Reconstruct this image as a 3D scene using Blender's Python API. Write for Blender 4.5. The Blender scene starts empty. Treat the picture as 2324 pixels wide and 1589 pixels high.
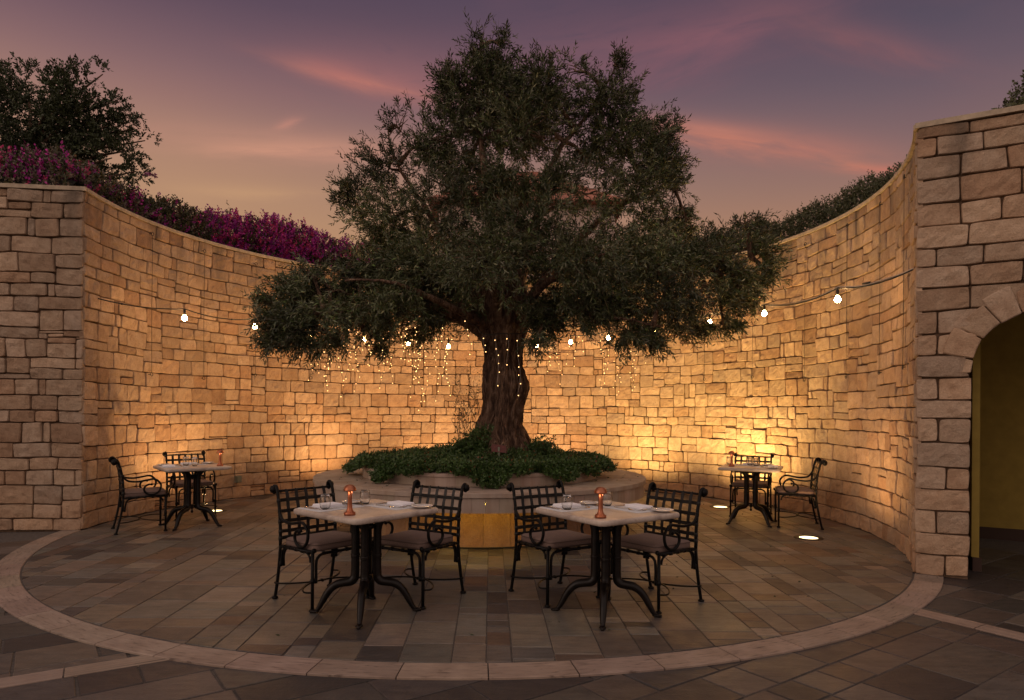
import bpy, bmesh, math, random
import numpy as np
from math import sin, cos, pi, radians, sqrt, atan2, hypot
from mathutils import Vector, Matrix

random.seed(7)
rng = np.random.default_rng(11)
scene = bpy.context.scene
COL = scene.collection

# ------------------------------------------------------------------ camera
HC = 1.45                      # camera height
cd = bpy.data.cameras.new('camera'); cam = bpy.data.objects.new('camera', cd)
COL.objects.link(cam); scene.camera = cam
cd.sensor_fit = 'HORIZONTAL'; cd.sensor_width = 36.0
cd.lens = 36.0 * 1525.0 / 2324.0
cd.shift_y = 141.5 / 2324.0
cd.clip_start = 0.05; cd.clip_end = 2000
ROLL = 0.007
cam.matrix_world = Matrix(((cos(ROLL), -sin(ROLL), 0, 0), (0, 0, -1, 0), (sin(ROLL), cos(ROLL), 0, HC), (0, 0, 0, 1)))

scene.view_settings.view_transform = 'Standard'
scene.view_settings.look = 'None'
scene.view_settings.gamma = 1.0
scene.view_settings.exposure = 0.0
scene.cycles.max_bounces = 8
scene.cycles.transparent_max_bounces = 12
scene.cycles.caustics_reflective = False
scene.cycles.caustics_refractive = False
scene.cycles.sample_clamp_indirect = 3.0
scene.cycles.use_denoising = True

# last soft glow of the set sun, low on the left behind the camera
sd = bpy.data.lights.new('sun', 'SUN'); sd.energy = 0.5; sd.angle = radians(45); sd.color = (1.0, .74, .58)
so_ = bpy.data.objects.new('sun', sd); COL.objects.link(so_)
so_.rotation_euler = Vector((.80, .52, -.30)).to_track_quat('-Z', 'Y').to_euler()

def lin(c):
    return tuple(((v / 255.0) / 12.92 if v / 255.0 < 0.04045 else ((v / 255.0 + 0.055) / 1.055) ** 2.4) for v in c)

# ------------------------------------------------------------------ dusk sky
world = bpy.data.worlds.new('World'); scene.world = world; world.use_nodes = True
wt = world.node_tree; wt.nodes.clear()
def WN(t, **k):
    n = wt.nodes.new(t)
    for a, b in k.items(): setattr(n, a, b)
    return n
def wmath(op, a, b=None, c=None, clamp=False):
    n = WN('ShaderNodeMath', operation=op); n.use_clamp = clamp
    for i, v in enumerate((a, b, c)):
        if v is None: continue
        if isinstance(v, (int, float)): n.inputs[i].default_value = v
        else: wt.links.new(v, n.inputs[i])
    return n.outputs[0]
tc = WN('ShaderNodeTexCoord'); sx = WN('ShaderNodeSeparateXYZ')
wt.links.new(tc.outputs['Generated'], sx.inputs[0])
X_, Y_, Z_ = sx.outputs
az = wmath('ARCTAN2', X_, Y_)
el = wmath('ARCSINE', wmath('MINIMUM', wmath('MAXIMUM', Z_, -1.0), 1.0))
eln = wmath('DIVIDE', el, pi / 2, clamp=True)
def ramp(fac, stops):
    r = WN('ShaderNodeValToRGB'); r.color_ramp.interpolation = 'B_SPLINE'
    e = r.color_ramp.elements
    while len(e) < len(stops): e.new(0.5)
    for q, (p, c) in zip(e, stops):
        q.position = p; q.color = (*c, 1)
    wt.links.new(fac, r.inputs[0]); return r.outputs[0]
def mixc(fac, a, b, typ='MIX'):
    m = WN('ShaderNodeMix', data_type='RGBA', blend_type=typ)
    for i, v in ((0, fac), (6, a), (7, b)):
        if isinstance(v, (int, float)): m.inputs[i].default_value = v
        elif isinstance(v, tuple): m.inputs[i].default_value = (*v, 1)
        else: wt.links.new(v, m.inputs[i])
    return m.outputs[2]
left_sky = ramp(eln, [(0.0, lin((190, 140, 95))), (0.13, lin((192, 148, 108))), (0.175, lin((180, 140, 110))),
                      (0.225, lin((172, 130, 112))), (0.275, lin((132, 100, 106))), (0.33, lin((86, 71, 88))), (0.42, lin((76, 65, 85))), (1.0, lin((105, 92, 110)))])
right_sky = ramp(eln, [(0.0, lin((170, 115, 85))), (0.13, lin((188, 132, 96))), (0.175, lin((154, 117, 102))),
                       (0.225, lin((122, 100, 104))), (0.275, lin((94, 83, 98))), (0.33, lin((76, 70, 86))), (0.42, lin((80, 66, 88))), (1.0, lin((105, 92, 110)))])
azf = wmath('MULTIPLY_ADD', az, 1.0, 0.45, clamp=True)
sky = mixc(azf, left_sky, right_sky)
# broad soft variation
nz = WN('ShaderNodeTexNoise'); nz.inputs['Scale'].default_value = 3.2; nz.inputs['Detail'].default_value = 5
mpn = WN('ShaderNodeMapping'); mpn.inputs['Scale'].default_value = (1.0, 1.0, 3.0)
wt.links.new(tc.outputs['Generated'], mpn.inputs[0]); wt.links.new(mpn.outputs[0], nz.inputs['Vector'])
hazef = wmath('MULTIPLY', wmath('SUBTRACT', nz.outputs[0], 0.48), 2.2, clamp=True)
hi = wmath('MULTIPLY', hazef, wmath('MULTIPLY_ADD', eln, 3.0, -0.45, clamp=True))
sky = mixc(wmath('MULTIPLY', hi, .6), sky, lin((145, 96, 100)))
def streak(px, py, ang, la, lb, col, amt, seed):
    """one cloud streak: a direction in the sky, its tilt, length and width in radians"""
    u = (px - 1162) / 1525.0; v = (936 - py) / 1525.0
    a0 = math.atan(u); e0 = math.atan2(v, sqrt(1 + u * u)); t = math.atan(cos(e0) ** 2 * (math.tan(radians(ang)) - math.tan(e0) * sin(a0)) / cos(a0))
    da = wmath('SUBTRACT', az, a0); de = wmath('SUBTRACT', el, e0)
    a = wmath('ADD', wmath('MULTIPLY', da, cos(t)), wmath('MULTIPLY', de, sin(t)))
    b = wmath('ADD', wmath('MULTIPLY', da, -sin(t)), wmath('MULTIPLY', de, cos(t)))
    cb = WN('ShaderNodeCombineXYZ')
    wt.links.new(wmath('MULTIPLY', a, 5.0), cb.inputs[0]); wt.links.new(wmath('MULTIPLY', b, 26.0), cb.inputs[1]); cb.inputs[2].default_value = seed
    n1 = WN('ShaderNodeTexNoise'); n1.inputs['Scale'].default_value = 1.6; n1.inputs['Detail'].default_value = 9; n1.inputs['Roughness'].default_value = 0.62
    n1.inputs['Distortion'].default_value = 0.5
    wt.links.new(cb.outputs[0], n1.inputs['Vector'])
    # bend the streak with the noise so its edge is not an oval
    bb = wmath('ADD', b, wmath('MULTIPLY', wmath('SUBTRACT', n1.outputs[0], 0.5), lb * 2.2))
    g = wmath('ADD', wmath('POWER', wmath('ABSOLUTE', wmath('DIVIDE', a, la)), 2.0), wmath('POWER', wmath('ABSOLUTE', wmath('DIVIDE', bb, lb)), 1.4))
    m = wmath('EXPONENT', wmath('MULTIPLY', g, -1.0))
    m = wmath('MULTIPLY', m, wmath('MULTIPLY_ADD', n1.outputs[0], 2.6, -0.55, clamp=True))
    return wmath('MULTIPLY', m, amt, clamp=True), col
CLOUDS = [(835, 192, -13, .10, .0085, lin((204, 128, 108)), .95, 1.3), (930, 180, -9, .15, .035, lin((156, 104, 104)), .7, 2.1),
          (770, 165, -16, .06, .012, lin((176, 112, 106)), .6, 3.7),
          (1690, 315, -7, .13, .013, lin((206, 128, 104)), .95, 4.2), (1780, 330, -3, .12, .020, lin((164, 112, 104)), .7, 5.9),
          (1560, 285, -6, .08, .008, lin((196, 126, 108)), .7, 6.4),
          (1940, 372, -9, .09, .007, lin((200, 124, 102)), .9, 7.3), (2090, 372, 4, .06, .005, lin((204, 116, 100)), .6, 8.8),
          (1600, 75, 14, .15, .022, lin((150, 96, 102)), .55, 9.1), (1530, 130, 24, .12, .03, lin((138, 92, 102)), .5, 10.6),
          (1330, 100, 8, .22, .045, lin((128, 88, 98)), .6, 11.3), (1980, 95, -14, .10, .014, lin((150, 98, 98)), .6, 12.9),
          (1850, 55, -22, .12, .020, lin((122, 86, 94)), .6, 13.1),
          (640, 338, 0, .12, .012, lin((212, 152, 126)), .75, 14.2), (650, 285, 20, .018, .005, lin((206, 140, 122)), .8, 15.3),
          (560, 438, -2, .10, .010, lin((206, 160, 118)), .4, 16.6), (520, 310, -3, .15, .012, lin((190, 138, 120)), .5, 17.7),
          (760, 350, 2, .10, .010, lin((205, 146, 124)), .5, 18.2)]
for c in CLOUDS:
    f, col = streak(*c); sky = mixc(f, sky, col)
# sky overhead and behind the camera, out of view, brightened to add ambient fill
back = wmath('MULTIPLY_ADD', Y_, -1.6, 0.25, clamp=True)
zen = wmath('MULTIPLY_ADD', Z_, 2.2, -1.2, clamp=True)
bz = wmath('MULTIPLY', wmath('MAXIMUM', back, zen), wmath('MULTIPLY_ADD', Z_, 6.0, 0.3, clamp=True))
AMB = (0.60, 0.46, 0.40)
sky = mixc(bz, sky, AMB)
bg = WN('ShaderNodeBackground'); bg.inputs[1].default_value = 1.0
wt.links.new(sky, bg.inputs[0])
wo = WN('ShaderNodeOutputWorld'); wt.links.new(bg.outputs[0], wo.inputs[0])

# ------------------------------------------------------------------ materials
def MATN(name):
    m = bpy.data.materials.new(name); m.use_nodes = True
    nt = m.node_tree; b = nt.nodes['Principled BSDF']
    return m, nt, b
def noise(nt, scale, detail=4, vec=None, rough=.55, dist=0.0):
    n = nt.nodes.new('ShaderNodeTexNoise'); n.inputs['Scale'].default_value = scale; n.inputs['Detail'].default_value = detail
    n.inputs['Roughness'].default_value = rough; n.inputs['Distortion'].default_value = dist
    if vec is not None: nt.links.new(vec, n.inputs['Vector'])
    return n
def coords(nt, scale=(1, 1, 1), rot=(0, 0, 0)):
    t = nt.nodes.new('ShaderNodeTexCoord'); m = nt.nodes.new('ShaderNodeMapping')
    m.inputs['Scale'].default_value = scale; m.inputs['Rotation'].default_value = rot
    nt.links.new(t.outputs['Object'], m.inputs[0]); return m.outputs[0]
def mixn(nt, fac, a, b, typ='MIX'):
    m = nt.nodes.new('ShaderNodeMix'); m.data_type = 'RGBA'; m.blend_type = typ
    for i, v in ((0, fac), (6, a), (7, b)):
        if isinstance(v, (int, float)): m.inputs[i].default_value = v
        elif isinstance(v, tuple): m.inputs[i].default_value = (*v[:3], 1)
        else: nt.links.new(v, m.inputs[i])
    return m.outputs[2]
def rampn(nt, fac, stops):
    r = nt.nodes.new('ShaderNodeValToRGB'); e = r.color_ramp.elements
    while len(e) < len(stops): e.new(.5)
    for q, (p, c) in zip(e, stops): q.position = p; q.color = (*c, 1)
    nt.links.new(fac, r.inputs[0]); return r.outputs[0]
def bump(nt, b, h, strength, dist=.01, normal=None):
    n = nt.nodes.new('ShaderNodeBump'); n.inputs['Strength'].default_value = strength; n.inputs['Distance'].default_value = dist
    nt.links.new(h, n.inputs['Height'])
    if normal is not None: nt.links.new(normal, n.inputs['Normal'])
    nt.links.new(n.outputs[0], b.inputs['Normal']); return n.outputs[0]
def attr(nt, name='Col'):
    a = nt.nodes.new('ShaderNodeAttribute'); a.attribute_name = name; return a.outputs['Color']
def simple(name, col, rough=.5, metal=0., nscale=None, var=.25, bstr=0., coat=0., spec=None):
    m, nt, b = MATN(name)
    b.inputs['Roughness'].default_value = rough; b.inputs['Metallic'].default_value = metal
    if coat: b.inputs['Coat Weight'].default_value = coat
    if spec is not None: b.inputs['Specular IOR Level'].default_value = spec
    if nscale:
        n = noise(nt, nscale, 5, coords(nt))
        lo = tuple(c * (1 - var) for c in col); hi_ = tuple(min(1, c * (1 + var)) for c in col)
        nt.links.new(rampn(nt, n.outputs[0], [(.3, lo), (.7, hi_)]), b.inputs['Base Color'])
        if bstr: bump(nt, b, n.outputs[0], bstr, .004)
    else: b.inputs['Base Color'].default_value = (*col, 1)
    return m

def stone_mat(name, tint=(1, 1, 1)):
    m, nt, b = MATN(name)
    co = coords(nt)
    n1 = noise(nt, 9, 6, co, .6); n2 = noise(nt, 55, 5, co, .65)
    st = noise(nt, 1.0, 5, coords(nt, (38, 38, 12), (0.5, 0.35, 0.0)), .6, 1.2)
    c = rampn(nt, n1.outputs[0], [(.25, (.44 * tint[0], .29 * tint[1], .19 * tint[2])), (.5, (.56 * tint[0], .395 * tint[1], .27 * tint[2])), (.75, (.64 * tint[0], .475 * tint[1], .34 * tint[2]))])
    c = mixn(nt, 1.0, c, attr(nt), 'MULTIPLY')
    c = mixn(nt, .30, c, rampn(nt, n2.outputs[0], [(.3, (.35, .35, .35)), (.7, (1, 1, 1))]), 'MULTIPLY')
    # dark weather runs below the coping
    sepn = nt.nodes.new('ShaderNodeSeparateXYZ'); t = nt.nodes.new('ShaderNodeTexCoord'); nt.links.new(t.outputs['Object'], sepn.inputs[0])
    mr = nt.nodes.new('ShaderNodeMapRange'); mr.inputs['From Min'].default_value = 3.1; mr.inputs['From Max'].default_value = 4.05
    nt.links.new(sepn.outputs[2], mr.inputs[0])
    runs = noise(nt, 1.0, 4, coords(nt, (3.2, 3.2, .5)), .5)
    rr = rampn(nt, runs.outputs[0], [(.46, (0, 0, 0)), (.66, (1, 1, 1))])
    mm = nt.nodes.new('ShaderNodeMath'); mm.operation = 'MULTIPLY'; nt.links.new(mr.outputs[0], mm.inputs[0]); nt.links.new(rr, mm.inputs[1])
    m2 = nt.nodes.new('ShaderNodeMath'); m2.operation = 'MULTIPLY'; nt.links.new(mm.outputs[0], m2.inputs[0]); m2.inputs[1].default_value = .75
    c = mixn(nt, m2.outputs[0], c, (.13, .10, .075))
    # damp, rusty foot of the wall
    mf = nt.nodes.new('ShaderNodeMapRange'); mf.inputs['From Min'].default_value = .55; mf.inputs['From Max'].default_value = .0; mf.inputs['To Max'].default_value = .30
    nt.links.new(sepn.outputs[2], mf.inputs[0])
    c = mixn(nt, mf.outputs[0], c, (.36, .17, .07))
    nt.links.new(c, b.inputs['Base Color']); b.inputs['Roughness'].default_value = .92
    ad = nt.nodes.new('ShaderNodeMath'); ad.operation = 'ADD'
    nt.links.new(st.outputs[0], ad.inputs[0]); nt.links.new(n2.outputs[0], ad.inputs[1])
    bump(nt, b, ad.outputs[0], .8, .014)
    return m
M_STONE = stone_mat('sandstone')
M_STONE2 = stone_mat('weathered sandstone', (.93, .95, .98))
M_MORTAR = simple('wall core', (.13, .08, .05), .95, nscale=30)
M_COPING = simple('coping limestone', (.46, .37, .27), .85, nscale=14, var=.25, bstr=.3)

def slate_mat():
    m, nt, b = MATN('slate pavers')
    n1 = noise(nt, 1, 6, coords(nt, (5, 22, 5), (0, 0, .03)), .65, .6); n2 = noise(nt, 60, 4, coords(nt)); n3 = noise(nt, 2.2, 5, coords(nt), .6, .8)
    c = mixn(nt, 1.0, rampn(nt, n1.outputs[0], [(.28, (.62, .61, .60)), (.5, (.96, .95, .94)), (.74, (1.32, 1.27, 1.2))]), attr(nt), 'MULTIPLY')
    c = mixn(nt, .35, c, rampn(nt, n3.outputs[0], [(.42, (1, 1, 1)), (.62, (1.0, .72, .50))]), 'MULTIPLY')
    c = mixn(nt, .3, c, rampn(nt, n2.outputs[0], [(.3, (.5, .5, .5)), (.7, (1.1, 1.1, 1.1))]), 'MULTIPLY')
    nt.links.new(c, b.inputs['Base Color'])
    nt.links.new(rampn(nt, n3.outputs[0], [(.3, (.36, .36, .36)), (.7, (.6, .6, .6))]), b.inputs['Roughness'])
    ad = nt.nodes.new('ShaderNodeMath'); ad.operation = 'ADD'
    nt.links.new(n1.outputs[0], ad.inputs[0]); nt.links.new(n2.outputs[0], ad.inputs[1])
    bump(nt, b, ad.outputs[0], .35, .006)
    return m
M_SLATE = slate_mat()
M_JOINT = simple('grout', (.095, .08, .07), .95, nscale=40, var=.35)
def traver_mat():
    m, nt, b = MATN('travertine band')
    uvn = nt.nodes.new('ShaderNodeUVMap')
    mp = nt.nodes.new('ShaderNodeMapping'); mp.inputs['Scale'].default_value = (6, 75, 1); nt.links.new(uvn.outputs[0], mp.inputs[0])
    n1 = noise(nt, 1, 6, mp.outputs[0], .62, .4)
    n2 = noise(nt, 4, 4, coords(nt))
    c = mixn(nt, 1., rampn(nt, n2.outputs[0], [(.3, (.25, .185, .15)), (.7, (.35, .27, .225))]), rampn(nt, n1.outputs[0], [(.30, (.30, .26, .24)), (.42, (.88, .86, .84)), (.7, (1.12, 1.1, 1.06))]), 'MULTIPLY')
    c = mixn(nt, 1., c, attr(nt), 'MULTIPLY')
    nt.links.new(c, b.inputs['Base Color']); b.inputs['Roughness'].default_value = .7
    bump(nt, b, n1.outputs[0], .6, .006)
    return m
M_TRAV = traver_mat()
def bench_mat():
    m, nt, b = MATN('planter limestone')
    n1 = noise(nt, 1, 5, coords(nt, (7, 7, .8)), .6, .3); n2 = noise(nt, 3, 5, coords(nt)); n3 = noise(nt, 90, 3, coords(nt))
    c = rampn(nt, n2.outputs[0], [(.3, (.34, .265, .215)), (.7, (.44, .35, .285))])
    c = mixn(nt, .55, c, rampn(nt, n1.outputs[0], [(.35, (.62, .48, .38)), (.6, (1, 1, 1))]), 'MULTIPLY')
    c = mixn(nt, 1., c, attr(nt), 'MULTIPLY')
    nt.links.new(c, b.inputs['Base Color']); b.inputs['Roughness'].default_value = .75
    bump(nt, b, n3.outputs[0], .2, .003)
    return m
M_BENCH = bench_mat()
M_BASE = stone_mat('ochre sandstone panels', (.72, .60, .50))
M_IRON = simple('black painted iron', (.0055, .005, .005), .42, .0, nscale=60, var=.4, bstr=.25, spec=.16)
M_IRONR = simple('worn black table iron', (.007, .0045, .0035), .36, .0, nscale=25, var=.6, bstr=.3, spec=.25)
M_STRAP = simple('dark strap steel', (.009, .0085, .0085), .45, .0, nscale=40, var=.3, spec=.35)
M_CUSH = simple('taupe cushion cloth', (.185, .125, .105), .9, nscale=160, var=.18, bstr=.35)
M_PIPE = simple('cushion piping', (.10, .065, .055), .9)
def top_mat():
    m, nt, b = MATN('honed marble')
    n1 = noise(nt, 7, 7, coords(nt), .65, 1.1); n2 = noise(nt, 60, 4, coords(nt))
    c = rampn(nt, n1.outputs[0], [(.3, (.36, .29, .25)), (.48, (.50, .42, .36)), (.7, (.62, .54, .47))])
    c = mixn(nt, .3, c, rampn(nt, n2.outputs[0], [(.3, (.65, .6, .6)), (.6, (1, 1, 1))]), 'MULTIPLY')
    nt.links.new(c, b.inputs['Base Color']); b.inputs['Roughness'].default_value = .38
    bump(nt, b, n2.outputs[0], .12, .002); return m
M_TOP = top_mat()
M_COPPER = simple('brushed copper', (.42, .155, .085), .40, 1.0, nscale=80, var=.1)
M_NAP = simple('white napkin linen', (.86, .85, .90), .95, nscale=120, var=.06, bstr=.3)
M_MAT = simple('grey leather placemat', (.60, .60, .62), .6, nscale=90, var=.12, bstr=.2)
M_CHINA = simple('white china', (.75, .73, .72), .15)
M_STEEL = simple('polished steel', (.62, .60, .58), .18, 1.0)
M_FRAME = simple('dark bronze ring', (.022, .019, .016), .45, .5)
M_RUST = simple('painted metal plaque', (.10, .016, .010), .5, nscale=50, var=.4, bstr=.3)
M_CABLE = simple('black cable', (.02, .018, .016), .6)
M_CABLEW = simple('pale cable', (.55, .48, .40), .6)
M_SOIL = simple('dark planting soil', (.02, .018, .012), .95, nscale=30)
M_YWALL = simple('ochre plaster', (.40, .28, .06), .85, nscale=8, var=.12)
M_PLASTER = simple('pink beige plaster', (.55, .42, .36), .9, nscale=3, var=.08)
M_TILE = simple('terracotta roof tile', (.40, .17, .12), .85, nscale=7, var=.35)
M_EARTH = simple('garden soil', (.10, .075, .05), .95, nscale=5, var=.4)
M_BOXG = simple('weathered grey plastic', (.20, .21, .16), .7)
M_WFRAME = simple('brown timber', (.06, .03, .02), .7)
def glass_mat():
    m, nt, b = MATN('clear glass'); b.inputs['Transmission Weight'].default_value = 1.0; b.inputs['Roughness'].default_value = 0.01
    b.inputs['IOR'].default_value = 1.46; b.inputs['Base Color'].default_value = (.97, .97, .96, 1); return m
M_GLASS = glass_mat()
def emis(name, col, s, samp='AUTO'):
    m = bpy.data.materials.new(name); m.use_nodes = True; nt = m.node_tree; nt.nodes.clear()
    e = nt.nodes.new('ShaderNodeEmission'); e.inputs[0].default_value = (*col, 1); e.inputs[1].default_value = s
    o = nt.nodes.new('ShaderNodeOutputMaterial'); nt.links.new(e.outputs[0], o.inputs[0])
    m.cycles.emission_sampling = samp; return m
M_BULB = emis('warm bulb glow', (1.0, .56, .22), 150)
M_FAIRY = emis('fairy bulb glow', (1.0, .55, .20), 5, 'NONE')
M_UPL = emis('uplight lens glow', (1.0, .74, .36), 4, 'NONE')
M_LED = emis('under bench strip glow', (1.0, .64, .08), 19)
M_LAMPD = emis('lamp diffuser glow', (1.0, .55, .28), 0.9)
def leaf_mat(name, ca, cb, rough=.5, trans=.0):
    m, nt, b = MATN(name)
    c = mixn(nt, 1., attr(nt), (1, 1, 1), 'MULTIPLY')
    g = nt.nodes.new('ShaderNodeNewGeometry')
    c = mixn(nt, g.outputs['Backfacing'], mixn(nt, 1., c, ca, 'MULTIPLY'), mixn(nt, 1., c, cb, 'MULTIPLY'))
    nt.links.new(c, b.inputs['Base Color']); b.inputs['Roughness'].default_value = rough
    return m
M_OLIVE = leaf_mat('olive leaves', (.040, .056, .017), (.090, .098, .052), .40)
M_DARKL = leaf_mat('dark tree leaves', (.030, .042, .014), (.04, .052, .02), .55)
M_COVER = leaf_mat('ground cover leaves', (.040, .085, .018), (.055, .095, .03), .45)
M_HEDGE = leaf_mat('hedge leaves', (.062, .072, .030), (.075, .085, .045), .55)
M_BRACT = leaf_mat('bougainvillea leaves and bracts', (1, 1, 1), (1, 1, 1), .6)
def bark_mat():
    m, nt, b = MATN('olive bark')
    n1 = noise(nt, 1, 7, coords(nt, (16, 16, 3.5)), .65, 1.0); n2 = noise(nt, 70, 4, coords(nt, (1, 1, .3)))
    n3 = noise(nt, 3, 4, coords(nt))
    c = rampn(nt, n1.outputs[0], [(.34, (.030, .015, .010)), (.5, (.17, .095, .06)), (.66, (.40, .27, .19))])
    c = mixn(nt, .5, c, rampn(nt, n3.outputs[0], [(.35, (.6, .5, .42)), (.65, (1.1, 1.1, 1.1))]), 'MULTIPLY')
    nt.links.new(c, b.inputs['Base Color']); b.inputs['Roughness'].default_value = .9
    ad = nt.nodes.new('ShaderNodeMath'); ad.operation = 'ADD'
    nt.links.new(n1.outputs[0], ad.inputs[0]); nt.links.new(n2.outputs[0], ad.inputs[1])
    bump(nt, b, ad.outputs[0], 1.0, .05); return m
M_BARK = bark_mat()

# ------------------------------------------------------------------ mesh helpers
class MB:
    def __init__(s): s.v = []; s.f = []; s.c = []; s.sm = []
    def add(s, vs, fs, col=None, smooth=True):
        o = len(s.v); s.v.extend([tuple(p) for p in vs]); s.f.extend([tuple(i + o for i in q) for q in fs])
        s.c.extend([col if col else (1, 1, 1)] * len(vs)); s.sm.extend([smooth] * len(fs)); return s
    def build(s, name, mat, parent=None, loc=None, rz=0):
        me = bpy.data.meshes.new(name); me.from_pydata(s.v, [], s.f); me.validate()
        if len(me.polygons) == len(s.sm): me.polygons.foreach_set('use_smooth', s.sm)
        if any(c != (1, 1, 1) for c in s.c) or mat in (M_BASE, M_STONE, M_STONE2, M_SLATE, M_TRAV, M_BENCH):
            a = me.color_attributes.new('Col', 'FLOAT_COLOR', 'POINT')
            a.data.foreach_set('color', np.hstack([np.array(s.c, dtype=np.float32), np.ones((len(s.c), 1), np.float32)]).ravel())
        me.materials.append(mat); o = bpy.data.objects.new(name, me); COL.objects.link(o)
        if parent: o.parent = parent
        if loc is not None: o.location = loc
        if rz: o.rotation_euler = (0, 0, rz)
        return o
def box(mb, x0, x1, y0, y1, z0, z1, col=None):
    v = [(x0, y0, z0), (x1, y0, z0), (x1, y1, z0), (x0, y1, z0), (x0, y0, z1), (x1, y0, z1), (x1, y1, z1), (x0, y1, z1)]
    mb.add(v, [(0, 3, 2, 1), (4, 5, 6, 7), (0, 1, 5, 4), (1, 2, 6, 5), (2, 3, 7, 6), (3, 0, 4, 7)], col, False)
def smooth_path(pts, n=6, closed=False):
    P = [Vector(p) for p in pts]; out = []
    m = len(P); segs = m if closed else m - 1
    for i in range(segs):
        p0 = P[(i - 1) % m] if (closed or i > 0) else P[0] * 2 - P[1]
        p1 = P[i]; p2 = P[(i + 1) % m]
        p3 = P[(i + 2) % m] if (closed or i + 2 < m) else P[-1] * 2 - P[-2]
        for k in range(n):
            t = k / n
            out.append(0.5 * ((2 * p1) + (p2 - p0) * t + (2 * p0 - 5 * p1 + 4 * p2 - p3) * t * t + (3 * p1 - p0 - 3 * p2 + p3) * t ** 3))
    if not closed: out.append(P[-1])
    return out
def tube(mb, pts, r, sides=8, caps=True, col=None, closed=False, smooth=True):
    P = [Vector(p) for p in pts]; n = len(P)
    R = r if hasattr(r, '__len__') else [r] * n
    if len(R) != n: R = list(np.interp(np.linspace(0, 1, n), np.linspace(0, 1, len(R)), R))
    vs = []; fs = []
    t0 = (P[1] - P[0]).normalized(); a = t0.orthogonal().normalized()
    for i in range(n):
        if closed: t = (P[(i + 1) % n] - P[i - 1]).normalized()
        else: t = (P[min(i + 1, n - 1)] - P[max(i - 1, 0)]).normalized()
        a = (a - t * a.dot(t)); a = a.normalized() if a.length > 1e-6 else t.orthogonal().normalized()
        b = t.cross(a)
        for k in range(sides):
            th = 2 * pi * k / sides
            vs.append(P[i] + (a * cos(th) + b * sin(th)) * R[i])
    m = n if closed else n - 1
    for i in range(m):
        j = (i + 1) % n
        for k in range(sides):
            l = (k + 1) % sides
            fs.append((i * sides + k, i * sides + l, j * sides + l, j * sides + k))
    if caps and not closed:
        fs.append(tuple(reversed(range(sides)))); fs.append(tuple((n - 1) * sides + k for k in range(sides)))
    mb.add(vs, fs, col, smooth)
def lathe(mb, prof, n=24, c=(0, 0, 0), axis='z', col=None, caps=True):
    vs = []; fs = []; m = len(prof)
    for (r, z) in prof:
        for k in range(n):
            t = 2 * pi * k / n; p = (r * cos(t), r * sin(t), z)
            if axis == 'y': p = (p[0], z, p[1])
            if axis == 'x': p = (z, p[0], p[1])
            vs.append((p[0] + c[0], p[1] + c[1], p[2] + c[2]))
    for i in range(m - 1):
        for k in range(n):
            l = (k + 1) % n; q = (i * n + k, i * n + l, (i + 1) * n + l, (i + 1) * n + k)
            fs.append(tuple(reversed(q)) if axis == 'y' else q)
    if caps:
        fs.append(tuple(reversed(range(n)))); fs.append(tuple((m - 1) * n + k for k in range(n)))
    mb.add(vs, fs, col)
def rrect(w, d, r, n=5):
    out = []; r = max(r, .0005)
    for cx, cy, a0 in ((w / 2 - r, d / 2 - r, 0), (-w / 2 + r, d / 2 - r, 90), (-w / 2 + r, -d / 2 + r, 180), (w / 2 - r, -d / 2 + r, 270)):
        for k in range(n + 1):
            a = radians(a0 + 90 * k / n); out.append((cx + r * cos(a), cy + r * sin(a)))
    return out
def loft_rr(mb, w, d, r, levels, n=5, c=(0, 0), warp=None, col=None):
    """stack of inset rounded rectangles: levels = [(inset, z)]"""
    vs = []; fs = []; m = 4 * (n + 1)
    for ins, z in levels:
        for (x, y) in rrect(w - 2 * ins, d - 2 * ins, max(r - ins, .001), n):
            zz = z + (warp(x, y, z) if warp else 0); vs.append((x + c[0], y + c[1], zz))
    L = len(levels)
    for i in range(L - 1):
        for k in range(m):
            l = (k + 1) % m; fs.append((i * m + k, i * m + l, (i + 1) * m + l, (i + 1) * m + k))
    fs.append(tuple(reversed(range(m)))); fs.append(tuple((L - 1) * m + k for k in range(m)))
    mb.add(vs, fs, col)
def ball(mb, c, r, n=10, sz=1.0, col=None):
    prof = [(max(r * sin(pi * i / n), 1e-4), -r * sz * cos(pi * i / n)) for i in range(n + 1)]
    lathe(mb, prof, max(8, n + 2), c, col=col)

def tag(o, label=None, cat=None, group=None, kind=None):
    if label: o['label'] = label
    if cat: o['category'] = cat
    if group: o['group'] = group
    if kind: o['kind'] = kind
    return o
def thing(name, loc=(0, 0, 0), rz=0, label=None, cat=None, group=None):
    o = bpy.data.objects.new(name, None); COL.objects.link(o); o.location = loc; o.rotation_euler = (0, 0, rz)
    o.empty_display_size = .1
    return tag(o, label, cat, group)
KIDS = {}
def kids(o): return [c for c in o.children]
def dup(o, parent=None):
    c = o.copy(); COL.objects.link(c)
    if parent is not None: c.parent = parent
    for ch in kids(o): dup(ch, c)
    return c
def place(proto, used, loc, rz, label, cat, group=None):
    """first call moves the prototype, later calls copy it with its parts"""
    if used[0]: o = dup(proto)
    else: o = proto; used[0] = True
    o.location = loc; o.rotation_euler = (0, 0, rz)
    if 'group' in o.keys(): del o['group']
    tag(o, label, cat, group); return o

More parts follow.
